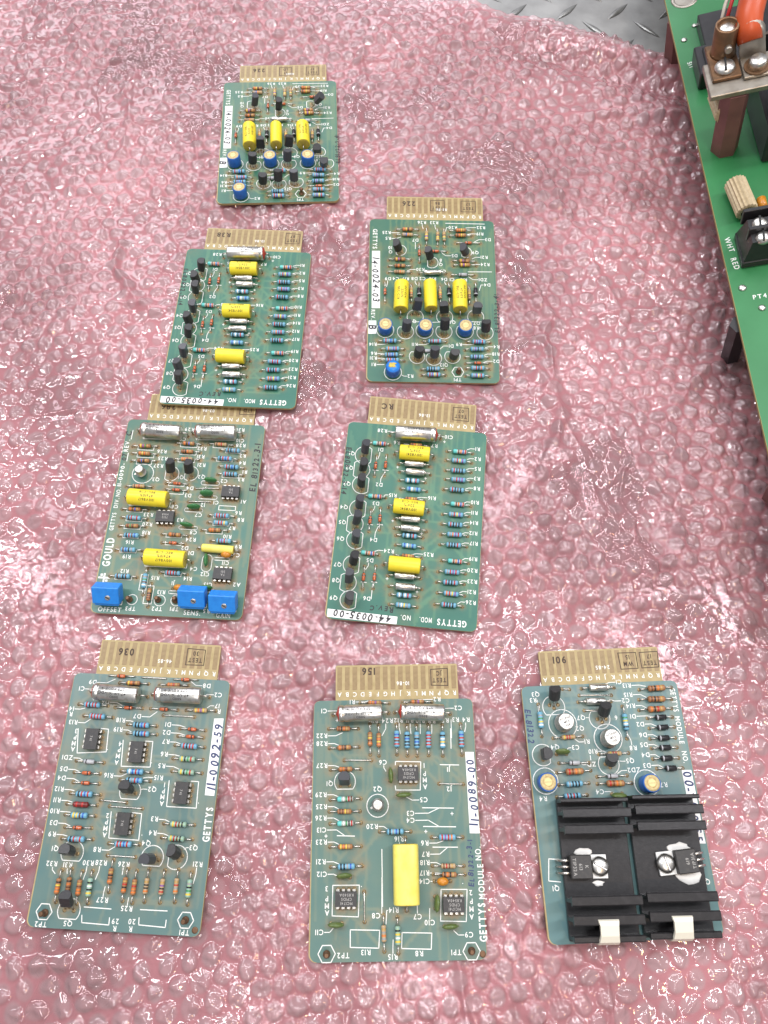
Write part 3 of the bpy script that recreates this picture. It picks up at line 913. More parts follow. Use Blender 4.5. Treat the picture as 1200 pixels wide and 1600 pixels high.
T_D = """
d -15.9 -0.7 h dr 14
j -5.6 -0.8 7.4 -0.7
d 17.6 -0.8 h dr 13
r -8.9 -4.0 h br yond
r 11.9 -3.9 h br oord
C -15.6 -9.8 h 23 8.4 L
C 16.4 -9.0 h 23 8.4 L
r -28.1 -15.9 h bl rkrr
r -24.5 -21.5 h bl rrrr
d -9.6 -16.4 h dr 14
d 8.7 -16.2 h dr 14
r 27.6 -15.8 h tn yovy
r -1.4 -24.6 h bl kkbr
r -0.7 -28.8 h bl kkbr
j 8.7 -19.1 24.7 -19.1
i -24.7 -32.7 v 741
i -1.2 -37.7 v 741
i 24.1 -55.6 v 741
i -2.2 -71.1 v 741
d 24.7 -25.3 h dr 13
d 24.2 -28.9 h dr 13
r 24.4 -33.5 h bl rkrr
r 24.3 -39.7 h gn ykgr
r 24.7 -45.9 h gn ykgr
d -24.6 -43.5 h dz 14
d -25.1 -48.9 h dr 13
d -24.7 -53.6 h dr 13
r -24.1 -58.7 h bl krbr
r -24.8 -63.6 h rd rr
r -24.7 -68.5 h bl yynb
d -24.7 -74.1 h dr 13
r -24.1 -79.2 h bl krer
r -0.7 -47.0 h bl wbrb
r -0.5 -51.1 h bl kerb
r 24.3 -70.0 h gn yrnk
r 24.2 -76.4 h gn yrnk
r -1.0 -80.2 h bl rrbr
j -16.1 -61.1 -3.1 -61.6
j -11.1 -63.7 5.2 -63.9
j -8.2 -85.7 5.4 -85.7
r -29.0 -100.0 v br ooyk 14
r -24.0 -99.3 v br nnok 14
r -18.9 -100.1 v br oond 14
r -13.9 -99.7 v gn ykwk 14
r -4.8 -94.4 v br onkd 14
r 2.6 -97.9 v br okrd 14
r 7.2 -98.5 v br oord 14
r 12.9 -97.7 v tn okkd 14
r 20.4 -97.6 v tn rkvd 14
r 27.1 -97.0 v tn oerd 14
r 33.4 -97.7 v gn ygke 14
n -33.2 -111.7
n 33.4 -111.2
h -33.8 -111.3 3.8
h 33.4 -111.3 3.8
o_ 38.3 -115.2
a -2.2 -56.4 5.2 S
a -25.5 -85.3 5.4 S
a 13.5 -85.5 5.4 S
a 25.0 -84.7 5.4 W
a -22.2 -110.2 5.3 S
L -15.3 -108.3 -2.4 -108.5
L -15.7 -111.8 -15.2 -114.9 -2.3 -115.2 -2.5 -112.1
L 11.4 -108.0 24.2 -107.9
L 11.4 -111.4 11.7 -114.4 24.3 -114.8 24.3 -111.7
L -16.3 -61.1 -3.3 -61.6
L -33.7 -27.9 -32.0 -39.7 -17.4 -38.4 -18.2 -27.4 -22.0 -27.2
L -9.8 -32.3 -8.7 -44.8 5.9 -44.5 5.3 -32.2 1.6 -32.2
L 16.4 -50.3 16.9 -62.3 31.6 -62.3 31.1 -50.0 27.4 -50.0
L -9.9 -66.1 -9.0 -78.0 5.7 -78.2 5.2 -66.2 0.6 -66.0
w 34.9 -19.4 39.7 -19.1 39.7 -56.2 35.0 -56.1 | 11-0092-59 l 5.2
t GETTYS 38.2 -69.4 l 3.4 =15.5
t D9 -30.6 -4.4 + -19.2 -2.3
t C1 -35.7 -8.0 + -29.7 -8.0
t + -28.6 -12.8
t D6 -22.2 -14.0 + -13.3 -15.4
t 14 -39.0 -18.3 + -32.1 -17.6
t R -38.9 -21.0
t R13 -36.9 -24.9 + -28.0 -22.7
t R18 -12.8 -22.7 + -6.3 -23.0
t R19 -13.3 -27.3 + -6.4 -28.1
t D7 -4.7 -20.3 + 5.2 -17.5
t D8 28.9 -3.3 + 20.5 -1.5
t C2 35.4 -7.6 + 29.2 -7.7
t 17 35.6 -13.1 + 30.6 -14.3
t R 36.8 -15.8
t D1 11.8 -23.6 + 20.7 -24.4
t D2 11.6 -27.5 + 21.2 -28.3
t R7 11.9 -31.9 + 19.3 -32.5
t R6 12.0 -38.0 + 19.7 -38.4
t R5 11.6 -43.6 + 20.6 -44.7
t ZD1 -36.4 -42.1 + -28.2 -43.1
t D5 -37.2 -47.6 + -29.2 -48.4
t D4 -37.4 -51.9 + -28.3 -53.1
t R12 -37.6 -57.1 + -30.0 -57.4
t R11 -37.6 -62.2 + -30.0 -62.7
t R10 -37.7 -67.3 + -30.0 -67.4
t D3 -37.2 -72.6 + -28.8 -73.6
t R9 -36.9 -77.7 + -29.4 -78.1
t Q1 -34.1 -84.1
t R8 -13.7 -83.4 + -5.2 -81.6
t Q2 8.6 -54.9 + 2.6 -55.2
t R16 -14.2 -49.5 + -5.1 -48.1
t R15 10.9 -49.3 + 3.2 -49.8
t Q4 9.6 -79.4
t Q3 32.8 -80.2 + 28.4 -81.1
t R3 11.9 -68.3 + 19.2 -69.1
t R4 12.0 -74.6 + 19.7 -75.4
t R21 35.8 -87.3 + 34.8 -95.7
t R26 0.3 -89.2 + 0.3 -93.6
t R28 -10.7 -89.1 + -12.2 -96.4
t R30 -16.9 -89.5 + -18.0 -96.7
t R31 -26.6 -90.9 + -26.1 -94.6
t R32 -34.4 -90.7 + -31.9 -94.9
t R27 -7.3 -105.0 + -6.9 -99.2
t R25 4.9 -108.0 + 5.1 -103.2
t Q5 -21.6 -115.7
t TP2 -34.3 -116.7
t TP1 33.5 -116.5
t 29 0.5 -113.6
t R 0.6 -116.6
t 20 8.3 -113.3
t R 8.1 -116.4
t 3 -34.5 -29.2
t P -34.5 -32.2
t M -34.6 -35.2
t A -34.5 -38.0
t 4 -11.0 -34.3
t P -11.0 -37.1
t M -11.2 -40.1
t A -11.3 -43.2
t 1 14.4 -52.5
t P 14.3 -55.3
t M 14.2 -58.1
t A 14.3 -61.1
t 2 -11.4 -68.1
t P -11.4 -70.9
t M -11.4 -73.8
t A -11.3 -76.7
t . -17.0 -38.2
t . 6.3 -43.4
t . 32.4 -60.9
t . 6.9 -76.8
"""
T_E = """
C -16.7 -7.0 h 22 8.4 L
C 14.8 -7.1 h 22 8.4 L
r -9.6 -1.7 h br oovd
r 12.3 -1.6 h br onvd
r -25.6 -14.2 h br nkod
r -25.1 -23.4 h br onkd
r -24.5 -33.8 h br oond
j -25.1 -29.5 -11.5 -29.7
r -24.5 -47.7 h te wgrn
r -24.9 -53.4 h br nnyd
r -24.4 -58.8 h te wgkr
r -24.4 -69.2 h br yoyd
r -23.9 -77.9 h bl kkeb
r -0.3 -62.9 h bl kebk
r -12.1 -19.5 v br onyd 15
r -7.7 -20.1 v br oyod 15
r 1.4 -19.7 v bl rnrb 15
r 6.6 -20.3 v bl kkbk 15
r 11.5 -20.4 v bl kbke 15
r 17.4 -20.3 v bl rrrr 15
r 24.5 -20.6 v bl wywk 15
r 34.0 -20.3 v bl rnrb 15
L 28.9 -14.9 28.7 -24.6
g -2.3 -37.1 v
g 4.2 -45.8 h
g -24.8 -82.6 h
g -28.6 -102.1 h
g 17.9 -94.1 v
g 24.4 -104.1 h
i 6.7 -36.5 h MC1741/CP1DS/K8540A
i -24.0 -91.7 h MC1741/CP1DS/K8540A
i 26.4 -94.8 h MC1741/CP1DS/K8540A
m -8.5 -50.7 s
x -8.7 -51.0 5.3
a -24.8 -39.6 5.2 S
L 0.2 -41.9 0.4 -43.9 12.5 -44.1 13.2 -30.8 0.5 -30.4 0.4 -32.1
L -30.4 -86.2 -30.6 -98.9 -18.3 -99.5 -17.8 -86.1 -30.4 -86.0
L 20.9 -88.5 20.1 -101.8 32.1 -102.2 33.2 -88.7 20.9 -88.5
L 22.8 -32.3 32.2 -32.6
j 21.9 -41.3 33.9 -41.7
L 13.3 -52.3 28.6 -52.7
L 13.5 -60.8 29.2 -61.2
L 17.7 -70.1 29.7 -70.3
L -28.5 -64.3 -20.0 -64.6
L -6.9 -70.7 -6.9 -95.3
r 24.8 -65.8 h bl rvro
r 24.7 -78.4 h tn nrnd
r 25.0 -82.1 h br kokd
o 21.7 -85.0 h
f 4.4 -81.4 v 26 12.2
j -15.5 -89.0 -15.4 -101.7
r -6.5 -106.4 v tn eoed 15
r -0.0 -107.3 v gn ywyk 15
L -22.1 -104.8 -8.4 -105.2 -8.9 -112.5 -22.1 -112.0 -22.1 -104.8
L 2.0 -106.3 15.8 -106.7 15.3 -113.3 1.6 -112.8 2.0 -106.3
n -33.0 -114.5
n 33.9 -114.2
h -33.0 -114.5 4.0
h 33.9 -114.4 4.0
o_ 38.9 -115.6
w 35.7 -26.4 40.0 -26.5 40.7 -64.3 35.9 -64.2 | 11-0089-00 l 5.0
t GETTYS 39.6 -102.6 l 3.4 =16
t MODULE 40.0 -85.4 l 2.9 =15
t NO. 39.3 -73.2 l 2.9 =6
t R1 -21.1 -0.9 + -11.3 -0.2
t R2 22.6 -0.2 + 12.9 -0.3
t C1 -35.6 -5.2 + -28.9 -5.2
t C2 33.3 -4.8 + 26.7 -4.9
t + -28.9 -10.0
t R22 -36.6 -17.5 + -26.2 -16.1
t R28 -36.5 -21.3 + -27.8 -22.2
t R27 -36.4 -31.9 + -27.7 -32.7
t Q1 -32.3 -40.5
t R29 -36.6 -45.6 + -28.1 -46.5
t R25 -36.3 -51.1 + -27.6 -52.3
t R26 -36.5 -56.3 + -27.6 -57.6
t C13 -36.1 -61.7 + -25.0 -64.2
t + -33.9 -64.4
t R23 -36.1 -67.1 + -27.5 -68.2
t R21 -36.2 -75.8 + -27.5 -76.8
t C12 -35.7 -81.2 + -27.9 -82.2
t R20 -11.5 -60.5 + -3.8 -61.9
t R16 1.5 -66.3 + 2.0 -69.0
t R6 13.9 -68.3 + 22.8 -67.4
t R7 14.1 -73.2 + 24.7 -70.4
t R18 13.6 -76.9 + 21.4 -78.0
t R17 13.3 -81.4 + 21.7 -81.8
t C14 13.2 -85.0 + 18.6 -84.7
t C4 7.3 -58.0 + 21.1 -60.9
t C3 7.4 -54.8 + 21.4 -52.6
t C5 14.1 -48.7 + 5.7 -47.3
t C6 -5.8 -30.8 + -4.3 -35.0
t 1 14.8 -32.6
t P 14.9 -36.5
t M 14.9 -39.5
t A 15.0 -42.7
t . 11.5 -29.3
t J1 27.1 -34.7
t J2 27.0 -43.9
t + 27.7 -55.2
t + 14.6 -63.1
t Q2 -8.6 -43.4
t 3 -33.3 -87.5
t P -33.2 -91.7
t M -33.1 -94.8
t A -33.0 -97.7
t . -16.8 -87.7
t C8 -10.0 -99.2 + -7.1 -82.9
t C7 9.4 -99.9 + 9.4 -94.3
t R14 -1.7 -97.0 + -5.4 -102.7
t C10 15.0 -102.4 + 15.2 -96.5
t C9 33.1 -107.7 + 26.0 -105.8
t C11 -36.5 -105.7 + -29.7 -103.7
t TP2 -25.3 -115.3
t R13 -14.9 -114.2
t R15 -2.5 -116.2 + -2.2 -109.2
t R8 9.7 -115.0
t TP1 26.8 -114.8
t 2 34.9 -90.2
t P 34.9 -93.8
t M 34.8 -97.1
t A 34.7 -100.3
t . 31.3 -87.1
t R19 -10.3 -10.5
t R24 -3.2 -10.6 + -6.1 -17.9
t R12 2.5 -10.5 + 3.4 -17.1
t R11 8.3 -10.6 + 8.7 -17.2
t R10 13.6 -10.9 + 13.4 -17.2
t R9 19.5 -11.2 + 19.2 -17.3
t R5 26.4 -10.9
t R3 31.7 -10.6 + 29.2 -19.5
t R4 37.0 -10.7 + 36.0 -16.6
k EL81322-3-1 35.4 -77.3 l 3.0 b
"""
T_F = """
c -1.0 -2.4 h tt 10 3.6
j -19.4 -2.1 -15.8 -2.4
j -11.1 -5.7 5.6 -6.3
c -3.7 -9.3 h tt 10 3.6
j -9.6 -13.4 -1.8 -13.7
R 29.0 -3.9 h br nkod
R 28.0 -9.4 h br nknd
R 27.1 -14.4 h br okrd
d 28.7 -18.6 h dk 13
d 28.8 -23.6 h dk 13
d 28.3 -28.8 h dk 13
d 28.2 -33.5 h dk 13
d 28.0 -38.6 h dk 13
d 29.2 -43.4 h dk 13
r -33.0 -17.3 v bl wyge 16
r 10.2 -20.2 v bl kwyg 16
m -21.6 -19.4 b
m 0.4 -28.0 b
r -19.9 -26.3 h tn yrrd
r 2.2 -35.2 h tn yrrd
g -24.2 -34.2 h
g 0.8 -54.1 h
d -18.5 -38.8 h dz 15
d -0.4 -45.8 h dz 15
R -19.2 -42.9 h br rnod
R 0.3 -49.3 h br rnod
r -20.0 -48.7 h bl ekkk
r -21.7 -54.2 h bl rkrk
p -33.9 -47.3
p 16.3 -50.4
x -33.8 -46.6 6.2
x 16.4 -49.7 6.2
x -21.6 -19.6 7.2
x 0.5 -27.7 7.1
a -25.1 -11.0 5.7 S
a -2.3 -17.6 5.3 N
a -33.7 -34.3 5.2 E
a -1.1 -40.0 5.2 N
t Q3 -33.7 -4.3
t R3 -35.3 -7.2 + -33.2 -13.1
t Q7 -11.8 -17.0 + -7.4 -17.2
t Q2 -13.1 -22.3
t R1 -10.4 -28.8 + -16.5 -27.2
t Q4 -27.0 -30.9
t C3 -16.6 -31.4 + -21.3 -32.4
t ZD -9.7 -39.8 + -15.6 -38.4
t 1 -9.8 -36.7
t R10 -8.1 -33.7 + -0.8 -34.7
t Q5 9.9 -39.0 + 4.6 -38.8
t ZD2 11.1 -43.4 + 2.6 -44.7
t C4 -7.5 -52.9 + -0.8 -53.7
t R4 -36.0 -54.9
t R7 24.7 -51.0
t R8 12.5 -32.9 + 10.8 -25.9
t 6 6.2 -17.8
t C1 10.5 0.3 + 3.0 -0.6
t C2 12.6 -9.3 + 4.3 -8.4
t R13 14.4 -1.7 + 24.2 -2.5
t R15 14.3 -6.5 + 23.7 -8.2
t R14 14.7 -12.1 + 22.8 -13.5
t D1 15.0 -17.4 + 26.1 -18.1
t D2 18.1 -21.5 + 26.3 -22.8
t D6 18.6 -26.8 + 25.8 -28.1
t D5 18.2 -31.6 + 25.5 -32.9
t D4 18.2 -36.5 + 25.1 -38.0
t D3 18.0 -41.6 + 26.7 -43.1
t GETTYS 37.9 -9.9 d 2.8 =12
t MODULE 37.8 -25.1 d 2.6 =13.5
t NO. 38.0 -38.3 d 2.6 =5.6
w 35.0 -44.4 39.8 -44.6 40.1 -78.4 35.4 -78.2 | 00-7010-S5 d 5.0
t Q1 -34.9 -94.7
t Q6 36.7 -95.1
L -36.7 -81.8 -37.9 -91.3 -32.3 -92.0
L -36.7 -81.8 -30.5 -82.4
k EL81322 -38.6 -19.9 d 3.6 b
"""
Q_A1 = """
q -17.3 -27.3 -19.0 -27.8 W
q -0.3 -31.9 -1.4 -32.1 W
q 28.3 -26.9 22.4 -25.5 W
q -12.0 -70.1 -12.5 -70.9 S
q 7.5 -69.1 6.3 -71.4 S
q 26.8 -77.3 26.7 -73.1 S
q -17.0 -84.2 -17.7 -84.3 N
q 6.6 -82.4 5.9 -84.4 N
q 31.3 -89.1 31.1 -85.4 N
q -9.7 -103.2 -10.3 -103.0 N
q 0.5 -100.6 0.0 -102.7 N
q 11.0 -100.9 10.8 -102.0 N
"""
Q_A2 = """
q -23.2 -25.1 -21.2 -25.0 W
q -2.9 -30.5 -0.9 -32.0 W
q 19.7 -27.4 22.7 -27.1 W
q -10.0 -68.0 -11.1 -71.2 S
q 6.6 -70.1 7.6 -71.3 S
q 27.3 -70.2 27.3 -70.4 S
q -16.7 -82.7 -17.2 -85.1 N
q 6.9 -81.2 6.9 -85.1 N
q 32.3 -82.2 32.6 -85.2 N
q -9.2 -100.9 -10.0 -102.0 N
q 0.5 -100.7 0.4 -102.8 N
q 12.5 -102.0 12.0 -101.6 N
"""
Q_B1 = """
q -27.0 -19.0 -27.9 -20.2 E
q -30.4 -29.0 -30.1 -29.0 W
q -28.3 -36.8 -28.9 -37.5 E
q -27.9 -51.3 -28.3 -51.9 E
q -30.3 -60.7 -29.5 -62.1 W
q -27.8 -70.2 -29.1 -71.8 E
q -28.8 -84.5 -29.1 -86.4 E
q -31.2 -94.9 -30.2 -97.1 W
q -28.8 -103.5 -29.2 -106.2 E
"""
Q_B2 = """
q -28.4 -18.4 -29.1 -21.7 E
q -29.3 -29.5 -30.1 -30.9 W
q -28.5 -39.3 -29.0 -41.2 E
q -28.3 -52.1 -29.0 -54.9 E
q -29.6 -61.5 -30.7 -64.6 W
q -28.2 -72.6 -28.7 -74.8 E
q -28.0 -85.0 -29.1 -87.8 E
q -30.4 -95.1 -30.6 -98.5 W
q -28.2 -107.3 -29.1 -108.6 E
"""
Q_C = """
q -9.5 -32.2 -10.0 -36.1 W
q 1.0 -32.1 0.8 -35.5 W
"""
Q_D = """
q -2.2 -54.8 -1.5 -57.1 S
q -25.5 -84.2 -25.0 -85.7 S
q 13.2 -86.0 14.6 -86.3 S
q 24.9 -81.9 26.3 -83.9 W
q -21.8 -104.9 -22.1 -110.2 S
"""
Q_E = """
q -24.7 -38.9 -24.8 -41.3 S
"""
Q_F = """
q -25.3 -4.9 -25.0 -10.0 N
q -1.0 -13.9 -1.3 -18.0 N
q -33.6 -34.3 -33.7 -34.3 W
q -1.3 -38.2 -0.6 -40.0 N
"""

# ------------------------------------------------------------------ circuit cards
W_, L_, TL_, OFF_ = 81.7, 118.0, 18.0, 2.0
TX0, TX1 = OFF_ - 31.75, OFF_ + 31.75
def corner(cx, cy, r, a0, n=6):
    return [(cx + r * math.cos(math.radians(a0 + 90 * i / n)), cy + r * math.sin(math.radians(a0 + 90 * i / n))) for i in range(n + 1)]
def card_outline():
    h = W_ / 2
    return (corner(-h + 3, -3, 3, 90)[::1] + corner(-h + 3, -L_ + 3.5, 3.5, 180) + corner(h - 3.5, -L_ + 3.5, 3.5, 270) + corner(h - 3, -3, 3, 0)
            + [(TX1, 0), (TX1, TL_ - .6), (TX1 - .6, TL_), (TX0 + .6, TL_), (TX0, TL_ - .6), (TX0, 0)])
def mask_material(name, dark, light, brown, stain):
    m = bpy.data.materials.new(name); m.use_nodes = True; nt = m.node_tree; b = nt.nodes["Principled BSDF"]
    N = nt.nodes.new; K = nt.links.new
    tc = N("ShaderNodeTexCoord")
    at = N("ShaderNodeAttribute"); at.attribute_name = "trace"
    st = N("ShaderNodeAttribute"); st.attribute_name = "stain"
    n1 = N("ShaderNodeTexNoise"); n1.inputs["Scale"].default_value = 70; n1.inputs["Detail"].default_value = 6; K(tc.outputs["Object"], n1.inputs["Vector"])
    n2 = N("ShaderNodeTexNoise"); n2.inputs["Scale"].default_value = 420; n2.inputs["Detail"].default_value = 3; K(tc.outputs["Object"], n2.inputs["Vector"])
    mx = N("ShaderNodeMix"); mx.data_type = 'RGBA'; mx.inputs["A"].default_value = (*dark, 1); mx.inputs["B"].default_value = (*light, 1)
    ad = N("ShaderNodeMath"); ad.operation = 'MULTIPLY_ADD'; K(n1.outputs["Fac"], ad.inputs[0]); ad.inputs[1].default_value = 0.9; ad.inputs[2].default_value = -0.32
    a2 = N("ShaderNodeMath"); a2.operation = 'ADD'; a2.use_clamp = True; K(ad.outputs[0], a2.inputs[0]); K(at.outputs["Fac"], a2.inputs[1])
    K(a2.outputs[0], mx.inputs["Factor"])
    # amber flux residue round the joints
    fm = N("ShaderNodeMath"); fm.operation = 'MULTIPLY'; K(st.outputs["Fac"], fm.inputs[0])
    r2 = N("ShaderNodeMapRange"); r2.inputs[1].default_value = .3; r2.inputs[2].default_value = .75; r2.inputs[3].default_value = .25; K(n2.outputs["Fac"], r2.inputs[0]); K(r2.outputs[0], fm.inputs[1])
    f2 = N("ShaderNodeMath"); f2.operation = 'MULTIPLY'; f2.use_clamp = True; f2.inputs[1].default_value = stain; K(fm.outputs[0], f2.inputs[0])
    m2 = N("ShaderNodeMix"); m2.data_type = 'RGBA'; m2.inputs["B"].default_value = (*brown, 1); K(mx.outputs["Result"], m2.inputs["A"]); K(f2.outputs[0], m2.inputs["Factor"])
    K(m2.outputs["Result"], b.inputs["Base Color"])
    b.inputs["Roughness"].default_value = .38
    bp = N("ShaderNodeBump"); bp.inputs["Strength"].default_value = .25; bp.inputs["Distance"].default_value = .0002; K(a2.outputs[0], bp.inputs["Height"]); K(bp.outputs[0], b.inputs["Normal"])
    MATS[name] = m; return m
mask_material("mask_A", (0.03, 0.125, 0.085), (0.115, 0.195, 0.095), (0.22, 0.15, 0.055), 1.5)
mask_material("mask_B", (0.02, 0.13, 0.092), (0.07, 0.195, 0.115), (0.2, 0.145, 0.055), 1.3)
mask_material("mask_C", (0.05, 0.15, 0.118), (0.15, 0.19, 0.11), (0.26, 0.155, 0.07), 1.4)
mask_material("mask_D", (0.088, 0.168, 0.162), (0.155, 0.205, 0.165), (0.25, 0.195, 0.115), 1.4)
mask_material("mask_E", (0.08, 0.165, 0.145), (0.155, 0.205, 0.15), (0.25, 0.185, 0.1), 1.4)
mask_material("mask_F", (0.08, 0.172, 0.178), (0.14, 0.215, 0.19), (0.2, 0.18, 0.135), 1.2)

def solder_mask(parent, pads, rnd, mname):
    """thin mask sheet; 'trace' marks the copper routed between pads, 'stain' the flux round the joints"""
    ys = np.concatenate([np.linspace(0, -3, 7), np.arange(-3.6, -L_ + 3.9, -0.6), np.linspace(-L_ + 3.5, -L_, 8)]); nx = 136
    h = W_ / 2
    def half(y, xs):
        d = np.zeros_like(y)
        t = -y; k = t < 3; d[k] = 3 - np.sqrt(np.maximum(0, 9 - (3 - t[k]) ** 2))
        t = y + L_; k = t < 3.5; d[k] = 3.5 - np.sqrt(np.maximum(0, 3.5 ** 2 - (3.5 - t[k]) ** 2)); return h - 0.15 - d
    hw = half(ys, None); u = np.linspace(-1, 1, nx)
    X = hw[:, None] * u[None, :]; Y = np.repeat(ys[:, None], nx, 1)
    # straight-sided raster of the traces
    G = np.zeros((200, 140)); gx = lambda x: int((x + h) / W_ * 139); gy = lambda y: int(-y / L_ * 199)
    def line(x0, y0, x1, y1, v):
        n = int(max(abs(x1 - x0), abs(y1 - y0)) / 0.35) + 2
        for i in range(n):
            t = i / (n - 1); a, c = gy(y0 + (y1 - y0) * t), gx(x0 + (x1 - x0) * t)
            if 0 <= a < 200 and 0 <= c < 140: G[a, c] = max(G[a, c], v)
    P = list(pads)
    for i in range(16):
        x = TX0 + 2 + i * 3.96; y1 = -rnd.uniform(8, 60); line(x, 0, x, y1, .7); line(x, y1, x + rnd.uniform(-10, 10), y1 - 10, .5)
    for k in range(10):
        x = -h + 2.2 + k * 1.25 if k < 5 else h - 2.2 - (k - 5) * 1.25; line(x, -6 - k % 5 * 3, x, -rnd.uniform(60, 110), .45)
    for p in P:
        near = sorted(P, key=lambda q: (q[0] - p[0]) ** 2 + (q[1] - p[1]) ** 2)[1:14]
        if not near: continue
        q = rnd.choice(near); dx, dy = q[0] - p[0], q[1] - p[1]; d = min(abs(dx), abs(dy))
        mid = (p[0] + math.copysign(d, dx), p[1] + math.copysign(d, dy)); line(p[0], p[1], *mid, .85); line(*mid, *q, .85)
        if rnd.random() < .5: line(p[0], p[1], p[0] + rnd.uniform(-3, 3), p[1] + rnd.uniform(-35, 35), .65)
    D = G.copy(); D[1:] = np.maximum(D[1:], G[:-1]); D[:, 1:] = np.maximum(D[:, 1:], G[:, :-1]); D[1:, 1:] = np.maximum(D[1:, 1:], G[:-1, :-1])
    G = D; K = np.pad(D, 1, mode='edge'); G = .4 * D + .15 * (K[:-2, 1:-1] + K[2:, 1:-1] + K[1:-1, :-2] + K[1:-1, 2:])
    gi = np.clip(((X + h) / W_ * 139).astype(int), 0, 139); gj = np.clip((-Y / L_ * 199).astype(int), 0, 199)
    tr = G[gj, gi]
    stn = np.zeros_like(X)
    for px, py in P:
        if abs(px) < h + 2: stn += rnd.uniform(.35, 1.0) * np.exp(-((X - px) ** 2 + (Y - py) ** 2) / (2 * rnd.uniform(1.1, 2.2) ** 2))
    for _ in range(14):
        px, py = rnd.uniform(-h, h), rnd.uniform(-L_, 0); stn += rnd.uniform(.1, .4) * np.exp(-((X - px) ** 2 / rnd.uniform(10, 60) + (Y - py) ** 2 / rnd.uniform(10, 60)))
    ny = len(ys); V = np.stack([X.ravel(), Y.ravel(), np.full(X.size, .03)], 1) * MM
    idx = np.arange(ny * nx).reshape(ny, nx)
    F = np.stack([idx[:-1, :-1], idx[1:, :-1], idx[1:, 1:], idx[:-1, 1:]], -1).reshape(-1, 4)
    me = grid_mesh("solder_mask", V, F, smooth=False)
    for nm, A in (("trace", tr), ("stain", np.minimum(stn, 1.2))):
        at = me.attributes.new(nm, 'FLOAT', 'POINT'); at.data.foreach_set("value", A.ravel().astype(np.float32))
    me.materials.append(MATS[mname])
    add("solder_mask", me, parent)
def grid_mesh(name, V, F, smooth=True):
    me = bpy.data.meshes.new(name)
    me.vertices.add(len(V)); me.vertices.foreach_set("co", V.astype(np.float32).ravel())
    n, k = F.shape; me.loops.add(n * k); me.loops.foreach_set("vertex_index", F.astype(np.int32).ravel())
    me.polygons.add(n); me.polygons.foreach_set("loop_start", np.arange(0, n * k, k, dtype=np.int32)); me.polygons.foreach_set("loop_total", np.full(n, k, np.int32))
    me.polygons.foreach_set("use_smooth", np.full(n, smooth)); me.update(calc_edges=True); me.validate(); return me

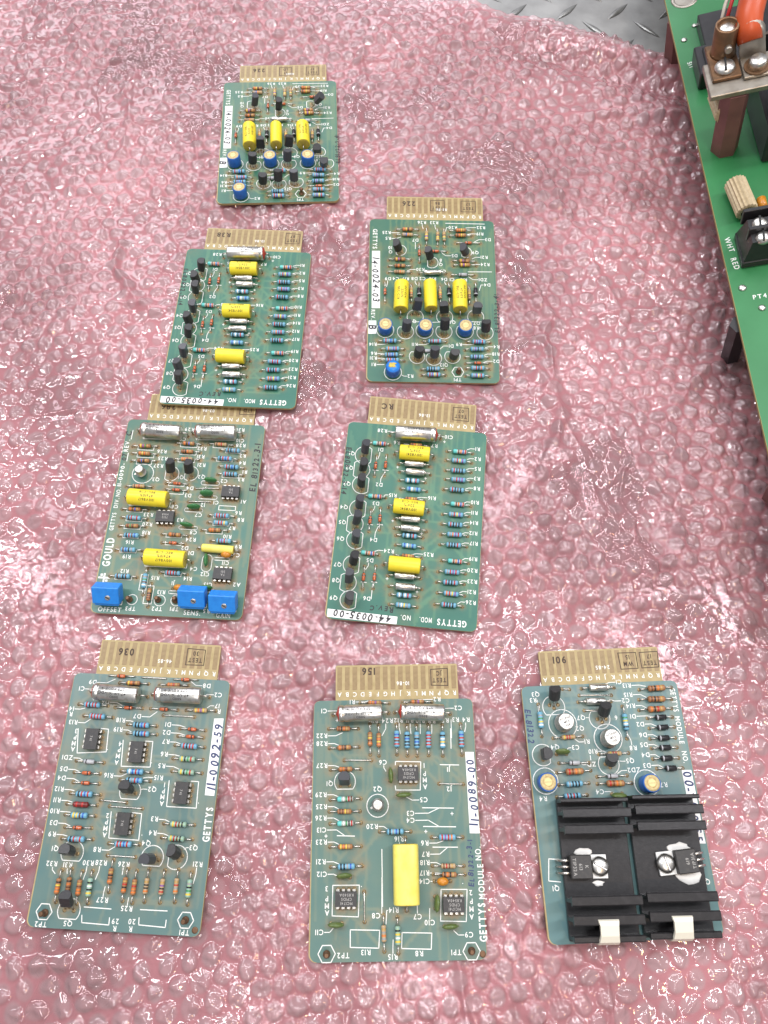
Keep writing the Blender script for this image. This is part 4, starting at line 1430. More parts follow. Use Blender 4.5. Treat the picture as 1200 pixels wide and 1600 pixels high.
def build_card(key, x, y, th, tx, ty, z0, table, qtable, mname, label, stamps, gap=None):
    global PADS
    PADS.clear(); rnd = random.Random(sum(map(ord, key)) * 31); random.seed(sum(map(ord, key)))
    ex = Vector((math.cos(th), math.sin(th), tx)).normalized(); ey = Vector((-math.sin(th), math.cos(th), ty))
    ez = ex.cross(ey).normalized(); ey = ez.cross(ex)
    root = bpy.data.objects.new("circuit_card", None); COL.objects.link(root); root.empty_display_size = .01
    M = Matrix((ex, ey, ez)).transposed().to_4x4(); M.translation = Vector((x, y, z0 + 60 * ty)) * MM; root.matrix_world = M
    tag(root, label, "circuit card", "circuit cards laid out on the bubble wrap")
    add("laminate", cached("laminate", "laminate", lambda b: b.prism(card_outline(), -1.6, 0, "laminate")), root)
    for i in range(16):
        add("contact", cached("contact", "contact", lambda b: b.box((-1.25, 5.2, -.02), (1.25, TL_ - .9, .035), "contact_tan")), root, (TX0 + 2.05 + i * 3.96, 0, 0))
    ntrim = 0; silk = MB(); ink = MB(); zS = .07; holes = MB()
    A = lambda o: 0.0 if o == 'h' else math.pi / 2
    for ln in (table + qtable).strip().splitlines():
        a = ln.split()
        if not a: continue
        k = a[0]; F = lambda i: float(a[i])
        if k in 'rR':
            sc = 1.28 if k == 'R' else 1.0
            me, hf, zc = resistor_mesh(a[4], a[5], sc); axial(root, "resistor", me, F(1), F(2), A(a[3]), hf - .1, float(a[6]) if len(a) > 6 else (17 if sc > 1 else 15), zc)
        elif k == 'd':
            me, hf, zc = diode_mesh(a[4]); axial(root, "diode", me, F(1), F(2), A(a[3]) + (math.pi if a[4] == 'dr' and rnd.random() < .5 else 0), hf, float(a[5]) if len(a) > 5 else 14, zc)
        elif k == 'c': tant_tube(root, F(1), F(2), A(a[3]), F(5), F(6), a[4])
        elif k == 'C': can_cap(root, F(1), F(2), A(a[3]), F(4), F(5), a[6])
        elif k == 'f': film_cap(root, F(1), F(2), A(a[3]), F(4), F(5), a[6] if len(a) > 6 else None)
        elif k == 'q': transistor(root, F(1), F(2), F(3), F(4), a[5])
        elif k == 'p': ntrim += 1; round_trimmer(root, F(1), F(2), key == 'A2' and ntrim == 4)
        elif k == 'b': box_trimmer(root, F(1), F(2))
        elif k == 'i': dip(root, F(1), F(2), A(a[3]) , a[4])
        elif k == 'm': metal_can(root, F(1), F(2), a[3] == 'b')
        elif k == 'g': disc_cap(root, F(1), F(2), A(a[3]), "disc_bright_green" if key == 'C' else "disc_green")
        elif k == 'o': bead_cap(root, F(1), F(2), A(a[3]))
        elif k == 'n': test_pin(root, F(1), F(2))
        elif k == 'o_': holes.lathe([(-.3, 1.5), (.09, 1.5), (.1, .9)], "pin_brown", 'z', 14, (F(1), F(2), 0))
        elif k == 'j': jumper(root, F(1), F(2), F(3), F(4))
        elif k == 'L': stroke(silk, [(F(i), F(i + 1)) for i in range(1, len(a), 2)], .42, zS, "silk_white")
        elif k == 'U': stroke(silk, [(F(1), F(2)), (F(1), F(4)), (F(3), F(4)), (F(3), F(2))], .38, zS, "silk_white")
        elif k == 'V': stroke(silk, [(F(1), F(2)), (F(1), F(4)), (F(3), F(4)), (F(3), F(2))], .38, zS, "silk_white", True)
        elif k == 'S':
            x0, x1 = sorted((F(1), F(3))); y0, y1 = sorted((F(2), F(4))); r = min(x1 - x0, y1 - y0) / 2 * .98
            stroke(silk, corner(x1 - r, y1 - r, r, 0) + corner(x0 + r, y1 - r, r, 90) + corner(x0 + r, y0 + r, r, 180) + corner(x1 - r, y0 + r, r, 270), .4, zS, "silk_white", True)
        elif k == 'x': stroke(silk, [(F(1) + F(3) * math.cos(t * .2618), F(2) + F(3) * math.sin(t * .2618)) for t in range(24)], .42, zS, "silk_white", True)
        elif k == 'h': stroke(silk, [(F(1) + F(3) * math.cos(t * math.pi / 3), F(2) + F(3) * math.sin(t * math.pi / 3)) for t in range(6)], .45, zS, "silk_white", True)
        elif k == 'a':
            d = DIRV[a[4]]; t0 = math.atan2(d[1], d[0]); r = F(3)
            stroke(silk, [(F(1) + r * math.cos(t0 + math.radians(t)), F(2) + r * math.sin(t0 + math.radians(t))) for t in range(48, 313, 12)], .42, zS, "silk_white", True)
        elif k in 'tT':
            i = 4; rot = 'u'; cap = 2.3; tgt = None; fit = None
            if len(a) > 4 and a[4] in ROT:
                rot = a[4]; i = 5
                if len(a) > 5 and a[5] != '+': cap = float(a[5]); i = 6
            fit = next((float(v[1:]) for v in a[4:] if v[0] == '='), None)
            if '+' in a[4:]: j = a.index('+', 4); tgt = (float(a[j + 1]), float(a[j + 2]))
            wd = put_text(silk, a[1], F(2), F(3), ROT[rot] + (0 if key not in 'EF' else 0), cap, zS, "silk_white", fit=fit, bold=(k == 'T' or cap > 3.3))
            if tgt:
                dx = tgt[0] - F(2); dy = tgt[1] - F(3)
                if abs(dx) > wd / 2 + .3:
                    s = (F(2) + math.copysign(wd / 2 + .5, dx), F(3)); m = (s[0] + (tgt[0] - s[0]) * .55, F(3)); stroke(silk, [s, m, tgt], .36, zS, "silk_white")
                else:
                    s = (F(2) + dx * .3, F(3) + math.copysign(cap * .65, dy)); m = (s[0], s[1] + (tgt[1] - s[1]) * .4); stroke(silk, [s, m, tgt], .36, zS, "silk_white")
        elif k == 'K':
            for r in ((-3.2, -.5, 3.2, .5), (-.5, -2.6, .5, 2.6), (-2.2, 1.0, -.9, 2.2), (.9, -2.2, 2.2, -1.0)):
                s = silk.pts([(F(1) + r[0], F(2) + r[1], zS), (F(1) + r[2], F(2) + r[1], zS), (F(1) + r[2], F(2) + r[3], zS), (F(1) + r[0], F(2) + r[3], zS)]); silk.face((s, s + 1, s + 2, s + 3), "silk_white"); zS += .002
        elif k == 'k':
            put_text(ink, a[1], F(2), F(3), ROT[a[4]], float(a[5]) * .82, .075, "ink_blue" if len(a) > 6 else "ink_black", hand=True, bold=True, rnd=rnd)
        elif k == 'w':
            j = a.index('|'); P = [Vector((float(a[i]), float(a[i + 1]))) for i in range(1, j, 2)]; c = sum(P, Vector((0, 0))) / 4
            b = MB(); b.prism([tuple(p - c) for p in reversed(P)], 0.06, .14, "label_white"); o = add("label_sticker", b.mesh("label_sticker"), root, (c.x, c.y, 0))
            if len(a) > j + 1:
                e1 = (P[1] + P[0]) / 2 - (P[2] + P[3]) / 2 if a[j + 2] in 'dl' else (P[1] + P[2]) / 2 - (P[0] + P[3]) / 2
                if a[j + 2] in 'du': e1 = -e1
                b = MB(); put_text(b, a[j + 1], 0, 0, math.atan2(e1.y, e1.x), float(a[j + 3]) * .8, .155, "ink_blue" if key in 'DEF' else "ink_black", hand=True, bold=True, rnd=rnd); add("handwriting", b.mesh("handwriting"), o)
    # connector tab lettering and rubber stamps
    for i, ch in enumerate("ABCDEFGHJKLMNPQR"): put_text(silk, ch, TX0 + 2.05 + i * 3.96, 2.9, math.pi, 2.3, .06, "silk_white")
    for s in stamps:
        if s[0] == 'num': put_text(ink, s[1], TX0 + 63.5 * s[2], s[3], math.pi, 3.6, .06, "ink_brown", bold=True)
        elif s[0] == 'date': put_text(silk, s[1], TX0 + 63.5 * s[2], 8.2, math.pi, 2.0, .06, "silk_white")
        else:
            cx, cy, w, hh = TX0 + 63.5 * s[2], 11.2, 4.6, 4.2; j = lambda: rnd.uniform(-.3, .3)
            stroke(ink, [(cx - w + j(), cy - hh + j()), (cx + w + j(), cy - hh + j()), (cx + w + j(), cy + hh + j()), (cx - w + j(), cy + hh + j())], .42, .06, "ink_brown", True)
            for q, t in enumerate(s[1].split('/')): put_text(ink, t, cx, cy - 1.7 + q * 3.5, math.pi, 2.3, .06, "ink_brown", bold=True, squeeze=.8)
    add("silkscreen", silk.mesh("silkscreen"), root)["kind"] = "stuff"
    if ink.v: add("ink_writing", ink.mesh("ink_writing"), root)["kind"] = "stuff"
    if holes.v: add("mounting_hole", holes.mesh("mounting_hole"), root)
    pads = [p for p in PADS if abs(p[0]) < W_ / 2 - 1 and -L_ + 1 < p[1] < -1]
    pb = MB()
    for px, py in pads: pb.lathe([(.03, 1.0), (.10, .95), (.30, .45)], "pad_solder", 'z', 9, (px, py, 0))
    o = add("solder_pads", pb.mesh("solder_pads"), root); o["kind"] = "stuff"
    solder_mask(root, pads, rnd, mname)
    return root

CARDS = {}
def card(key, *a): CARDS[key] = (build_card(key, *a), a[:6])
card('A1', -74.31, 500.06, .0376, -.0176, -.0429, 6.0, T_A, Q_A1, "mask_A", "farthest green circuit card, with three upright yellow capacitors and blurred stamps on its tab", [('num', '226', .22, 12.5), ('date', '0385', .58), ('box', '37/LD', .53), ('box', 'TEST/37', .84)])
card('A2', 32.49, 364.65, -.0138, -.0178, .0771, 6.0, T_A, Q_A2, "mask_A", "second farthest green card, with three upright yellow capacitors and a torn blue trimmer top", [('num', '226', .23, 12.5), ('date', '03-86', .57), ('box', 'TEST/86', .53), ('box', 'TEST/37', .85)])
card('C', -110.86, 217.96, -.0554, -.008, -.0066, 6.0, T_C, Q_C, "mask_C", "green circuit card with three bright blue box trimmers, its tab under another card", [('num', '286', .18, 9.5), ('date', '03-86', .56), ('box', 'JTD', .93)])
card('B1', -87.34, 344.70, -.0497, 0.0, -.0294, 7.3, T_B, Q_B1, "mask_B", "green circuit card with blue resistor column, propped on the tab of another card", [('num', 'R38', .18, 12.5), ('date', '13-86', .56), ('box', 'TEST/87', .9)])
card('B2', 20.12, 212.61, -.0970, -.0118, .0314, 6.0, T_B, Q_B2, "mask_B", "green circuit card with blue resistor column lying alone in the middle, tilted clockwise", [('num', 'RC', .17, 12.0), ('date', '13-86', .52), ('box', 'TEST/07', .86)])
card('D', -120.93, 67.98, -.0577, .0052, .0197, 6.0, T_D, Q_D, "mask_D", "teal circuit card at lower left with four upright black chips and label 11-0092-59", [('num', '036', .22, 12.0), ('date', '46-85', .55), ('box', 'TEST/30', .8)])
card('E', 4.25, 55.78, .0108, .0028, -.0018, 6.0, T_E, Q_E, "mask_E", "teal circuit card at lower middle with one large yellow block capacitor and label 11-0089-00", [('num', '156', .27, 14.6), ('date', '10-86', .55), ('box', 'TEST/JC', .85)])
card('F', 111.50, 63.64, .0388, -.0145, -.0188, 6.0, T_F, Q_F, "mask_F", "teal circuit card at lower right carrying two black finned heat sinks", [('num', '901', .17, 13.0), ('date', '24-85', .52), ('box', 'WM/15', .74), ('box', 'TEST/17', .92)])

# heat sinks, power transistors and nylon ties on the lower right card
def heat_sinks(root):
    for cx, rz, mirror in ((-15.0, -.025, 1), (19.6, -.025, -1)):
        o = add("heat_sink", cached("hsbase", "heat_sink", lambda b: b.box((-16.2, -30.6, 1.2), (16.2, 30.6, 3.6), "anodised_black", .25)), root, (cx, -86.3, 0), rz)
        for fy, t, h in ((29.5, 2.0, 12.5), (23.8, 4.2, 15.0), (16.6, 4.2, 15.0), (-13.4, 4.2, 15.0), (-21.2, 4.2, 15.0), (-29.0, 2.8, 12.5)):
            def fin(b):
                # ribbed fin with a thickened, rounded rim
                r = t / 2
                sec = [(-.8, 3.4), (-.8, h - 2.4), (-r, h - 1.6), (-r, h - .5), (-r + .5, h), (r - .5, h), (r, h - .5), (r, h - 1.6), (.8, h - 2.4), (.8, 3.4)]
                b.ring_tube([[(xx, fy + u, v) for u, v in sec] for xx in (-16.1, 16.1)], "anodised_black", False)
            add("fin", cached(("fin", fy), "fin", fin), o)
        m = mirror
        t = add("power_transistor", cached(("to220", m), "power_transistor", lambda b: b.box((-11.2 * m if m > 0 else 1.2, -5.2, 4.2), (-1.2 if m > 0 else 11.2, 5.2, 8.2), "dip_black", .4)), root, (cx + (-2.2 if m > 0 else 0.8), -85.8, 0), (-.03 if m > 0 else .06))
        add("metal_tab", cached(("tab", m), "metal_tab", lambda b: b.box((min(-2.0 * m, 6.6 * m), -5.15, 3.75), (max(-2.0 * m, 6.6 * m), 5.15, 5.1), "label_white", .15)), t)
        def scr(b):
            b.lathe([(5.1, 4.4), (5.8, 4.4), (6.6, 3.9), (7.3, 2.8), (7.6, 1.5), (7.7, .4)], "screw_steel", 'z', 24, (3.0 * m, 0, 0))
            M = Matrix.Translation((3.0 * m, 0, 0)) @ Matrix.Rotation(-.5 if m > 0 else 1.75, 4, 'Z'); b.box((-3.2, -.45, 7.0), (3.2, .45, 7.74), "ink_black", 0, M); b.box((-3.0, -.28, 7.1), (3.0, .28, 7.76), "label_white", 0, M)
        add("screw", cached(("scr", m), "screw", scr), t)
        for i in (-1, 0, 1):
            add("leg", cached(("pleg", m, i), "leg", lambda b: b.tube([(-10.8 * m, i * 2.7, 5.6), (-13.5 * m, i * 2.7, 5.4), (-15.8 * m, i * 2.7, 3.6), (-16.6 * m, i * 2.7, -.3)], [.75, .75, .55, .4], "tinned_wire", 6)), t)
        FLAT["marking"] = 1
        def mk(b):
            for i, s in enumerate(("TIP32A", "613", "K") if m > 0 else ("TIP31A", "619")): put_text(b, s, (-9.3 + i * 2.8) if m > 0 else (9.2 - i * 2.8), 0, -math.pi / 2 if m > 0 else math.pi / 2, 1.6, 8.23, "ink_grey")
        add("marking", cached(("pmark", m), "marking", mk), t)
        def paste(b):
            R = random.Random(4 + m)
            for (px, py, sx, sy) in ([(-4.0, 5.8, 4.8, 2.4), (2.0, -7.4, 3.0, 1.3)] if m > 0 else [(5.4, 6.0, 6.0, 2.4), (7.0, -6.6, 6.2, 3.4)]):
                ring = [(px + sx * math.cos(i * .4488) * R.uniform(.6, 1.2), py + sy * math.sin(i * .4488) * R.uniform(.7, 1.2)) for i in range(14)]
                b.ring_tube([[(x, y, 3.5) for x, y in ring], [(px + (x - px) * .9, py + (y - py) * .9, 3.95) for x, y in ring], [(px + (x - px) * .4, py + (y - py) * .4, 4.15) for x, y in ring]], "thermal_paste")
        add("thermal_paste", cached(("paste", m), "thermal_paste", paste), t)
        def tie(b):
            path = [(-20.3, 9.0), (-20.6, 14.6), (-21.4, 16.0), (-23.2, 16.4), (-27.5, 15.4), (-30.2, 13.6), (-31.4, 10.5), (-31.7, 4.0), (-31.7, .3)]
            rings = []
            for i, (yy, zz) in enumerate(path):
                p = Vector(path[max(0, i - 1)]); q = Vector(path[min(len(path) - 1, i + 1)]); d = (q - p).normalized(); n = Vector((-d.y, d.x)) * -1
                w = 4.4 + .35 * math.sin(i * 1.3)
                rings.append([(-w, yy, zz), (w, yy, zz), (w, yy + n.x * 1.5 * -1, zz + n.y * 1.5 * -1), (-w, yy + n.x * 1.5 * -1, zz + n.y * 1.5 * -1)])
            b.ring_tube(rings, "nylon", False)
        add("nylon_clip", cached("tie", "nylon_clip", tie), root, (cx - .6 if m > 0 else cx - 1.8, -86.3, 0), rz)
heat_sinks(CARDS['F'][0])

# ------------------------------------------------------------------ bubble wrap
NR = np.random.RandomState(11)
def vnoise(X, Y, cell, seed):
    r = np.random.RandomState(seed); G = r.rand(128, 128) * 2 - 1
    x = X / cell + 1000; y = Y / cell + 1000; i = np.floor(x).astype(int); j = np.floor(y).astype(int); fx = x - i; fy = y - j
    fx = fx * fx * (3 - 2 * fx); fy = fy * fy * (3 - 2 * fy); g = lambda a, b: G[a % 128, b % 128]
    return (g(i, j) * (1 - fx) + g(i + 1, j) * fx) * (1 - fy) + (g(i, j + 1) * (1 - fx) + g(i + 1, j + 1) * fx) * fy
EDGE = [(-420, 640), (-60, 612), (72, 588), (105, 569), (142, 559), (175, 548), (195, 537), (215, 530), (300, 510), (420, 495)]
def edge_y(X): return np.interp(X, [p[0] for p in EDGE], [p[1] for p in EDGE])
def sheet_base(X, Y):
    """large folds of the sheet, pressed flat under the cards"""
    b = 0.6 + 2.6 * vnoise(X, Y, 95, 1) + 1.3 * vnoise(X, Y, 42, 2)
    d = edge_y(X) + 3 * vnoise(X, Y * 0, 30, 5) - Y
    side = np.clip((X - 40) / 120, 0, 1)
    b += side * (9.0 * np.exp(-((d - 19) / 12) ** 2) - 3.5 * np.exp(-((d - 43) / 7) ** 2) + 4.5 * np.exp(-((d - 66) / 12) ** 2)) + (1 - side) * 2.5 * np.exp(-((d - 40) / 30) ** 2)
    for (x0, y0, x1, y1, amp, w) in ((-175, 305, -95, 297, 2.6, 2.2), (-200, 225, -150, 232, 2.4, 2.4), (-190, 455, -110, 470, 2.0, 3), (70, 330, 130, 150, 2.2, 3.0), (110, 420, 150, 300, 2.4, 3.0), (150, 210, 178, 90, 2.0, 3.0), (-40, 400, 20, 440, 1.8, 3), (-60, 60, -48, -30, 1.6, 2.5)):
        dx, dy = x1 - x0, y1 - y0; L = math.hypot(dx, dy); t = ((X - x0) * dx + (Y - y0) * dy) / L; s = (-(X - x0) * dy + (Y - y0) * dx) / L + 3.5 * vnoise(X, Y, 22, 9)
        b += amp * np.exp(-np.abs(s) / w) * np.clip((t + 15) / 25, 0, 1) * np.clip((L + 15 - t) / 25, 0, 1)
    cap = np.full(X.shape, 99.0)
    for key, (root, (x, y, th, tx, ty, z0)) in CARDS.items():
        c, s = math.cos(th), math.sin(th); u = c * (X - x) + s * (Y - y); v = -s * (X - x) + c * (Y - y)
        du = np.maximum(np.abs(u) - W_ / 2, 0); dv = np.maximum(np.maximum(v - TL_, -L_ - v), 0); dist = np.sqrt(du ** 2 + dv ** 2)
        zb = z0 - 1.6 + tx * np.clip(u, -W_ / 2, W_ / 2) + ty * (np.clip(v, -L_, TL_) + 60)
        if key == 'B1': zb = zb - 3.0 * np.clip((-v - 40) / 60, 0, 1) * 0
        w = np.exp(-(dist / 16) ** 2); b = b * (1 - w) + w * np.minimum(zb - 3.2, b + 30)
        cap = np.minimum(cap, zb - 0.15 + np.maximum(dist - 1.5, 0) * 1.1)
    return b, cap, d
def hex_bubbles(X, Y):
    a = math.radians(9); wx = X + 2.2 * vnoise(X, Y, 60, 21); wy = Y + 2.2 * vnoise(X, Y, 60, 22)
    u = math.cos(a) * wx + math.sin(a) * wy; v = -math.sin(a) * wx + math.cos(a) * wy
    P = 10.7; Q = P * math.sqrt(3) / 2
    best = np.full(X.shape, 1e9); bi = np.zeros(X.shape, int); bj = np.zeros(X.shape, int); bu = np.zeros(X.shape); bv = np.zeros(X.shape)
    r0 = np.floor(v / Q).astype(int)
    for dr in (0, 1):
        j = r0 + dr; off = (j % 2) * P / 2; i = np.round((u - off) / P).astype(int); cu = i * P + off; cv = j * Q
        d = (u - cu) ** 2 + (v - cv) ** 2; k = d < best
        best[k] = d[k]; bi[k] = i[k]; bj[k] = j[k]; bu[k] = (u - cu)[k]; bv[k] = (v - cv)[k]
    return np.sqrt(best), bi, bj, bu, bv
def h01(i, j, s):
    n = (i * 374761 + j * 668265 + s * 982451) & 0xffff; n = (n * (n ^ 0x5bd1) + s * 7919) & 0xfffff; n = (n ^ (n >> 7)) * 48271 & 0xfffff
    return n / float(0xfffff)
def build_wrap():
    step = 0.72
    xs = np.arange(-345, 300.1, step); ys = np.arange(-140, 640.1, step)
    X, Y = np.meshgrid(xs, ys)
    base, cap, d = sheet_base(X, Y)
    r, i, j, bu, bv = hex_bubbles(X, Y)
    jx = 0.7 * (h01(i, j, 3) - .5) * 2; jy = 0.7 * (h01(i, j, 4) - .5) * 2; bu = bu - jx; bv = bv - jy; el = 0.85 + 0.3 * h01(i, j, 5)
    r = np.sqrt((bu * el) ** 2 + (bv / el) ** 2)
    R = 4.55 + 0.75 * h01(i, j, 6)
    full = 0.45 + 0.55 * h01(i, j, 1); full = np.where(h01(i, j, 2) < 0.10, 0.25, full)
    t = np.clip(1 - (r / R) ** 2, 0, 1)
    dome = 2.3 * full * t ** 0.72
    for k in range(4):
        ang = 2 * math.pi * h01(i, j, 10 + k); sl = 0.10 + 0.8 * h01(i, j, 20 + k) ; c0 = 2.3 * full * (0.55 + 0.55 * h01(i, j, 30 + k))
        dome = np.minimum(dome, np.maximum(0, c0 - sl * (bu * np.cos(ang) + bv * np.sin(ang))) + 0 * dome) if k < 4 else dome
    # creased, slack film
    cr = np.zeros_like(X)
    for k in range(5):
        ang = NR.uniform(0, math.pi); wl = NR.uniform(2.4, 6.5); ph = 2.2 * vnoise(X, Y, 11, 40 + k) + 1.2 * vnoise(X, Y, 5, 50 + k)
        q = (X * math.cos(ang) + Y * math.sin(ang)) / wl + ph; cr += (1 - np.abs((q % 2) - 1)) ** 1.2 * np.clip(0.2 + vnoise(X, Y, 24, 60 + k), 0, 1)
    slack = np.clip(0.62 + 0.9 * vnoise(X, Y, 44, 70), 0.25, 1.2)
    h = base + dome + (0.8 * cr + 1.25 * (1 - np.abs(vnoise(X, Y, 9.5, 81)) * 1.6) + 0.8 * (1 - np.abs(vnoise(X + Y * .4, Y, 5.2, 82)) * 1.6) + 0.32 * (1 - np.abs(vnoise(X, Y, 2.8, 83)) * 1.6)) * slack * (0.55 + 0.45 * np.clip(t * 1.6, 0, 1)) + 0.10 * vnoise(X, Y, 2.6, 80)
    # wandering sharp folds across the sheet
    for cell, amp, wd, sd in ((70, 3.6, 6, 101), (40, 2.2, 5, 102), (24, 1.2, 4.5, 103)):
        n = vnoise(X + 6 * vnoise(X, Y, 14, sd + 50), Y, cell, sd); gr = np.clip(0.4 + 1.2 * vnoise(X, Y, 80, sd + 20), 0, 1)
        h = h + amp * gr * np.clip(1 - np.abs(n) * wd, 0, 1) ** 1.3
    over = h > cap; h = np.minimum(h, cap)
    h = np.maximum(h, -5.0)
    h -= np.clip((2.0 - d) / 2.0, 0, 1) * 2.0
    thin = np.clip((t - 0.05) / 0.5, 0, 1) * (0.30 + 0.45 * full)
    ny, nx = X.shape; idx = np.arange(ny * nx).reshape(ny, nx)
    # keep what the photograph could see, with a good margin
    lim = 215 + (Y + 90) * 0.19
    keep = (d > 0) & (np.abs(X) < lim + 12)
    kq = keep[:-1, :-1] & keep[1:, :-1] & keep[1:, 1:] & keep[:-1, 1:]
    F = np.stack([idx[:-1, :-1], idx[:-1, 1:], idx[1:, 1:], idx[1:, :-1]], -1)[kq]
    V = np.stack([X.ravel(), Y.ravel(), h.ravel()], 1)
    used = np.zeros(ny * nx, bool); used[F.ravel()] = True; mp = np.cumsum(used) - 1
    me = grid_mesh("bubble_wrap", V[used] * MM, mp[F])
    at = me.attributes.new("thin", 'FLOAT', 'POINT'); at.data.foreach_set("value", thin.ravel()[used].astype(np.float32))
    me.materials.append(film_material("wrap_film", True))
    o = add("bubble_wrap", me)
    tag(o, "crumpled sheet of pink translucent bubble wrap spread under the circuit cards", "bubble wrap")
    # flat backing film
    xs = np.arange(-345, 300.1, 3.0); ys = np.arange(-140, 640.1, 3.0); X, Y = np.meshgrid(xs, ys); base, cap, d = sheet_base(X, Y)
    base = np.maximum(np.minimum(base - 1.25, cap - .9), -5.9); ny, nx = X.shape; idx = np.arange(ny * nx).reshape(ny, nx)
    keep = (d > 1.5) & (np.abs(X) < 215 + (Y + 90) * .19 + 10); kq = keep[:-1, :-1] & keep[1:, :-1] & keep[1:, 1:] & keep[:-1, 1:]
    F = np.stack([idx[:-1, :-1], idx[:-1, 1:], idx[1:, 1:], idx[1:, :-1]], -1)[kq]; used = np.zeros(ny * nx, bool); used[F.ravel()] = True; mp = np.cumsum(used) - 1
    me = grid_mesh("backing_film", np.stack([X.ravel(), Y.ravel(), base.ravel()], 1)[used] * MM, mp[F]); MATS["wrap_backing"] = film_material("wrap_backing", False); me.materials.append(MATS["wrap_backing"])
    add("backing_film", me, o)
    # the far edge is folded under itself for some way: one more layer of film there
    keep = (d > 2) & (d < 58 + 10 * vnoise(X, Y, 30, 91)) & (X > 40 + 20 * vnoise(X, Y, 40, 92)) & (np.abs(X) < 215 + (Y + 90) * .19 + 10); kq = keep[:-1, :-1] & keep[1:, :-1] & keep[1:, 1:] & keep[:-1, 1:]
    for n, dz in enumerate((0.5, 1.0)):
        F = np.stack([idx[:-1, :-1], idx[:-1, 1:], idx[1:, 1:], idx[1:, :-1]], -1)[kq]; used = np.zeros(ny * nx, bool); used[F.ravel()] = True; mp = np.cumsum(used) - 1
        me = grid_mesh("folded_layer", np.stack([X.ravel(), Y.ravel(), (base - dz).ravel()], 1)[used] * MM, mp[F]); me.materials.append(MATS["wrap_backing"])
        add("folded_layer", me, o)
def film_material(name, bubbles):
    m = bpy.data.materials.new(name); m.use_nodes = True; nt = m.node_tree; nt.nodes.clear(); N = nt.nodes.new; K = nt.links.new
    out = N("ShaderNodeOutputMaterial"); tc = N("ShaderNodeTexCoord")
    at = N("ShaderNodeAttribute"); at.attribute_name = "thin"
    nz = N("ShaderNodeTexNoise"); nz.inputs["Scale"].default_value = 9; nz.inputs["Detail"].default_value = 3; K(tc.outputs["Object"], nz.inputs["Vector"])
    col = N("ShaderNodeMix"); col.data_type = 'RGBA'; col.inputs["A"].default_value = FILM_NET; col.inputs["B"].default_value = FILM_DOME
    if bubbles: K(at.outputs["Fac"], col.inputs["Factor"])
    else: col.inputs["Factor"].default_value = 0.45
    df = N("ShaderNodeBsdfDiffuse"); tl = N("ShaderNodeBsdfTranslucent"); K(col.outputs["Result"], df.inputs[0]); K(col.outputs["Result"], tl.inputs[0])
    b1 = N("ShaderNodeMixShader"); b1.inputs[0].default_value = .3; K(df.outputs[0], b1.inputs[1]); K(tl.outputs[0], b1.inputs[2])
    tr = N("ShaderNodeBsdfTransparent"); tr.inputs[0].default_value = FILM_TINT
    op = N("ShaderNodeMapRange"); op.inputs[3].default_value = 0.52 if bubbles else 0.40; op.inputs[4].default_value = 0.39
    if bubbles: K(at.outputs["Fac"], op.inputs[0])
    else: op.inputs[0].default_value = 0
    tv = N("ShaderNodeMapRange"); tv.inputs[1].default_value = .32; tv.inputs[2].default_value = .68; tv.inputs[3].default_value = .55; tv.inputs[4].default_value = 1.30; K(nz.outputs["Fac"], tv.inputs[0])
    om = N("ShaderNodeMath"); om.operation = 'MULTIPLY'; om.use_clamp = True; K(op.outputs[0], om.inputs[0]); K(tv.outputs[0], om.inputs[1])
    b2 = N("ShaderNodeMixShader"); K(om.outputs[0], b2.inputs[0]); K(tr.outputs[0], b2.inputs[1]); K(b1.outputs[0], b2.inputs[2])
    gl = N("ShaderNodeBsdfGlossy"); gl.inputs["Roughness"].default_value = .08
    fr = N("ShaderNodeFresnel"); fr.inputs[0].default_value = 1.74
    n2 = N("ShaderNodeTexNoise"); n2.noise_type = 'RIDGED_MULTIFRACTAL'; n2.inputs["Scale"].default_value = 190; n2.inputs["Detail"].default_value = 3; n2.inputs["Distortion"].default_value = 0.6; K(tc.outputs["Object"], n2.inputs["Vector"])
    bp = N("ShaderNodeBump"); bp.inputs["Strength"].default_value = .2; bp.inputs["Distance"].default_value = .0008; K(n2.outputs["Fac"], bp.inputs["Height"])
    for n in (gl, fr): K(bp.outputs[0], n.inputs["Normal"])
    b3 = N("ShaderNodeMixShader"); K(fr.outputs[0], b3.inputs[0]); K(b2.outputs[0], b3.inputs[1]); K(gl.outputs[0], b3.inputs[2]); K(b3.outputs[0], out.inputs[0])
    return m
FILM_NET = (0.88, 0.385, 0.42, 1); FILM_DOME = (0.95, 0.71, 0.725, 1); FILM_TINT = (0.99, 0.85, 0.875, 1)
build_wrap()

# ------------------------------------------------------------------ steel tread plate under everything
mat("tread_steel", (0.36, 0.36, 0.35), 0.5, 0.35, noise=(45, (0.24, 0.24, 0.235), 0.35, 0.7), bump=(160, 0.5))
mat("tread_bright", (0.36, 0.36, 0.35), 0.34, 0.75, noise=(90, (0.22, 0.22, 0.21), 0.4, 0.7), bump=(260, 0.4))
PZ = -7.6
pl = MB(); pl.box((-900, -600, PZ - 5), (900, 1500, PZ), "tread_steel", .3)
plate = add("tread_plate", pl.mesh("tread_plate")); tag(plate, "worn grey steel diamond tread plate beneath the bubble wrap", "tread plate", kind="structure")
def bar(b, o=(0, 0), a=0.0):
    n = 9; rings = []
    for i in range(n):
        t = -1 + 2 * i / (n - 1); w = max(.05, 3.0 * (1 - abs(t) ** 1.6)); hh = max(.06, 1.5 * (1 - t * t)); x = t * 13.0
        sec = [(-w, -.2), (-w * .5, hh * .8), (0, hh), (w * .5, hh * .8), (w, -.2)]
        rings.append([(o[0] + x * math.cos(a) - u * math.sin(a), o[1] + x * math.sin(a) + u * math.cos(a), PZ + v) for u, v in sec])
    b.ring_tube(rings, "tread_bright", True)
bme = None; rest = MB(); SP = 20.0
b0 = MB(); bar(b0); bme = b0.mesh("tread_bar")
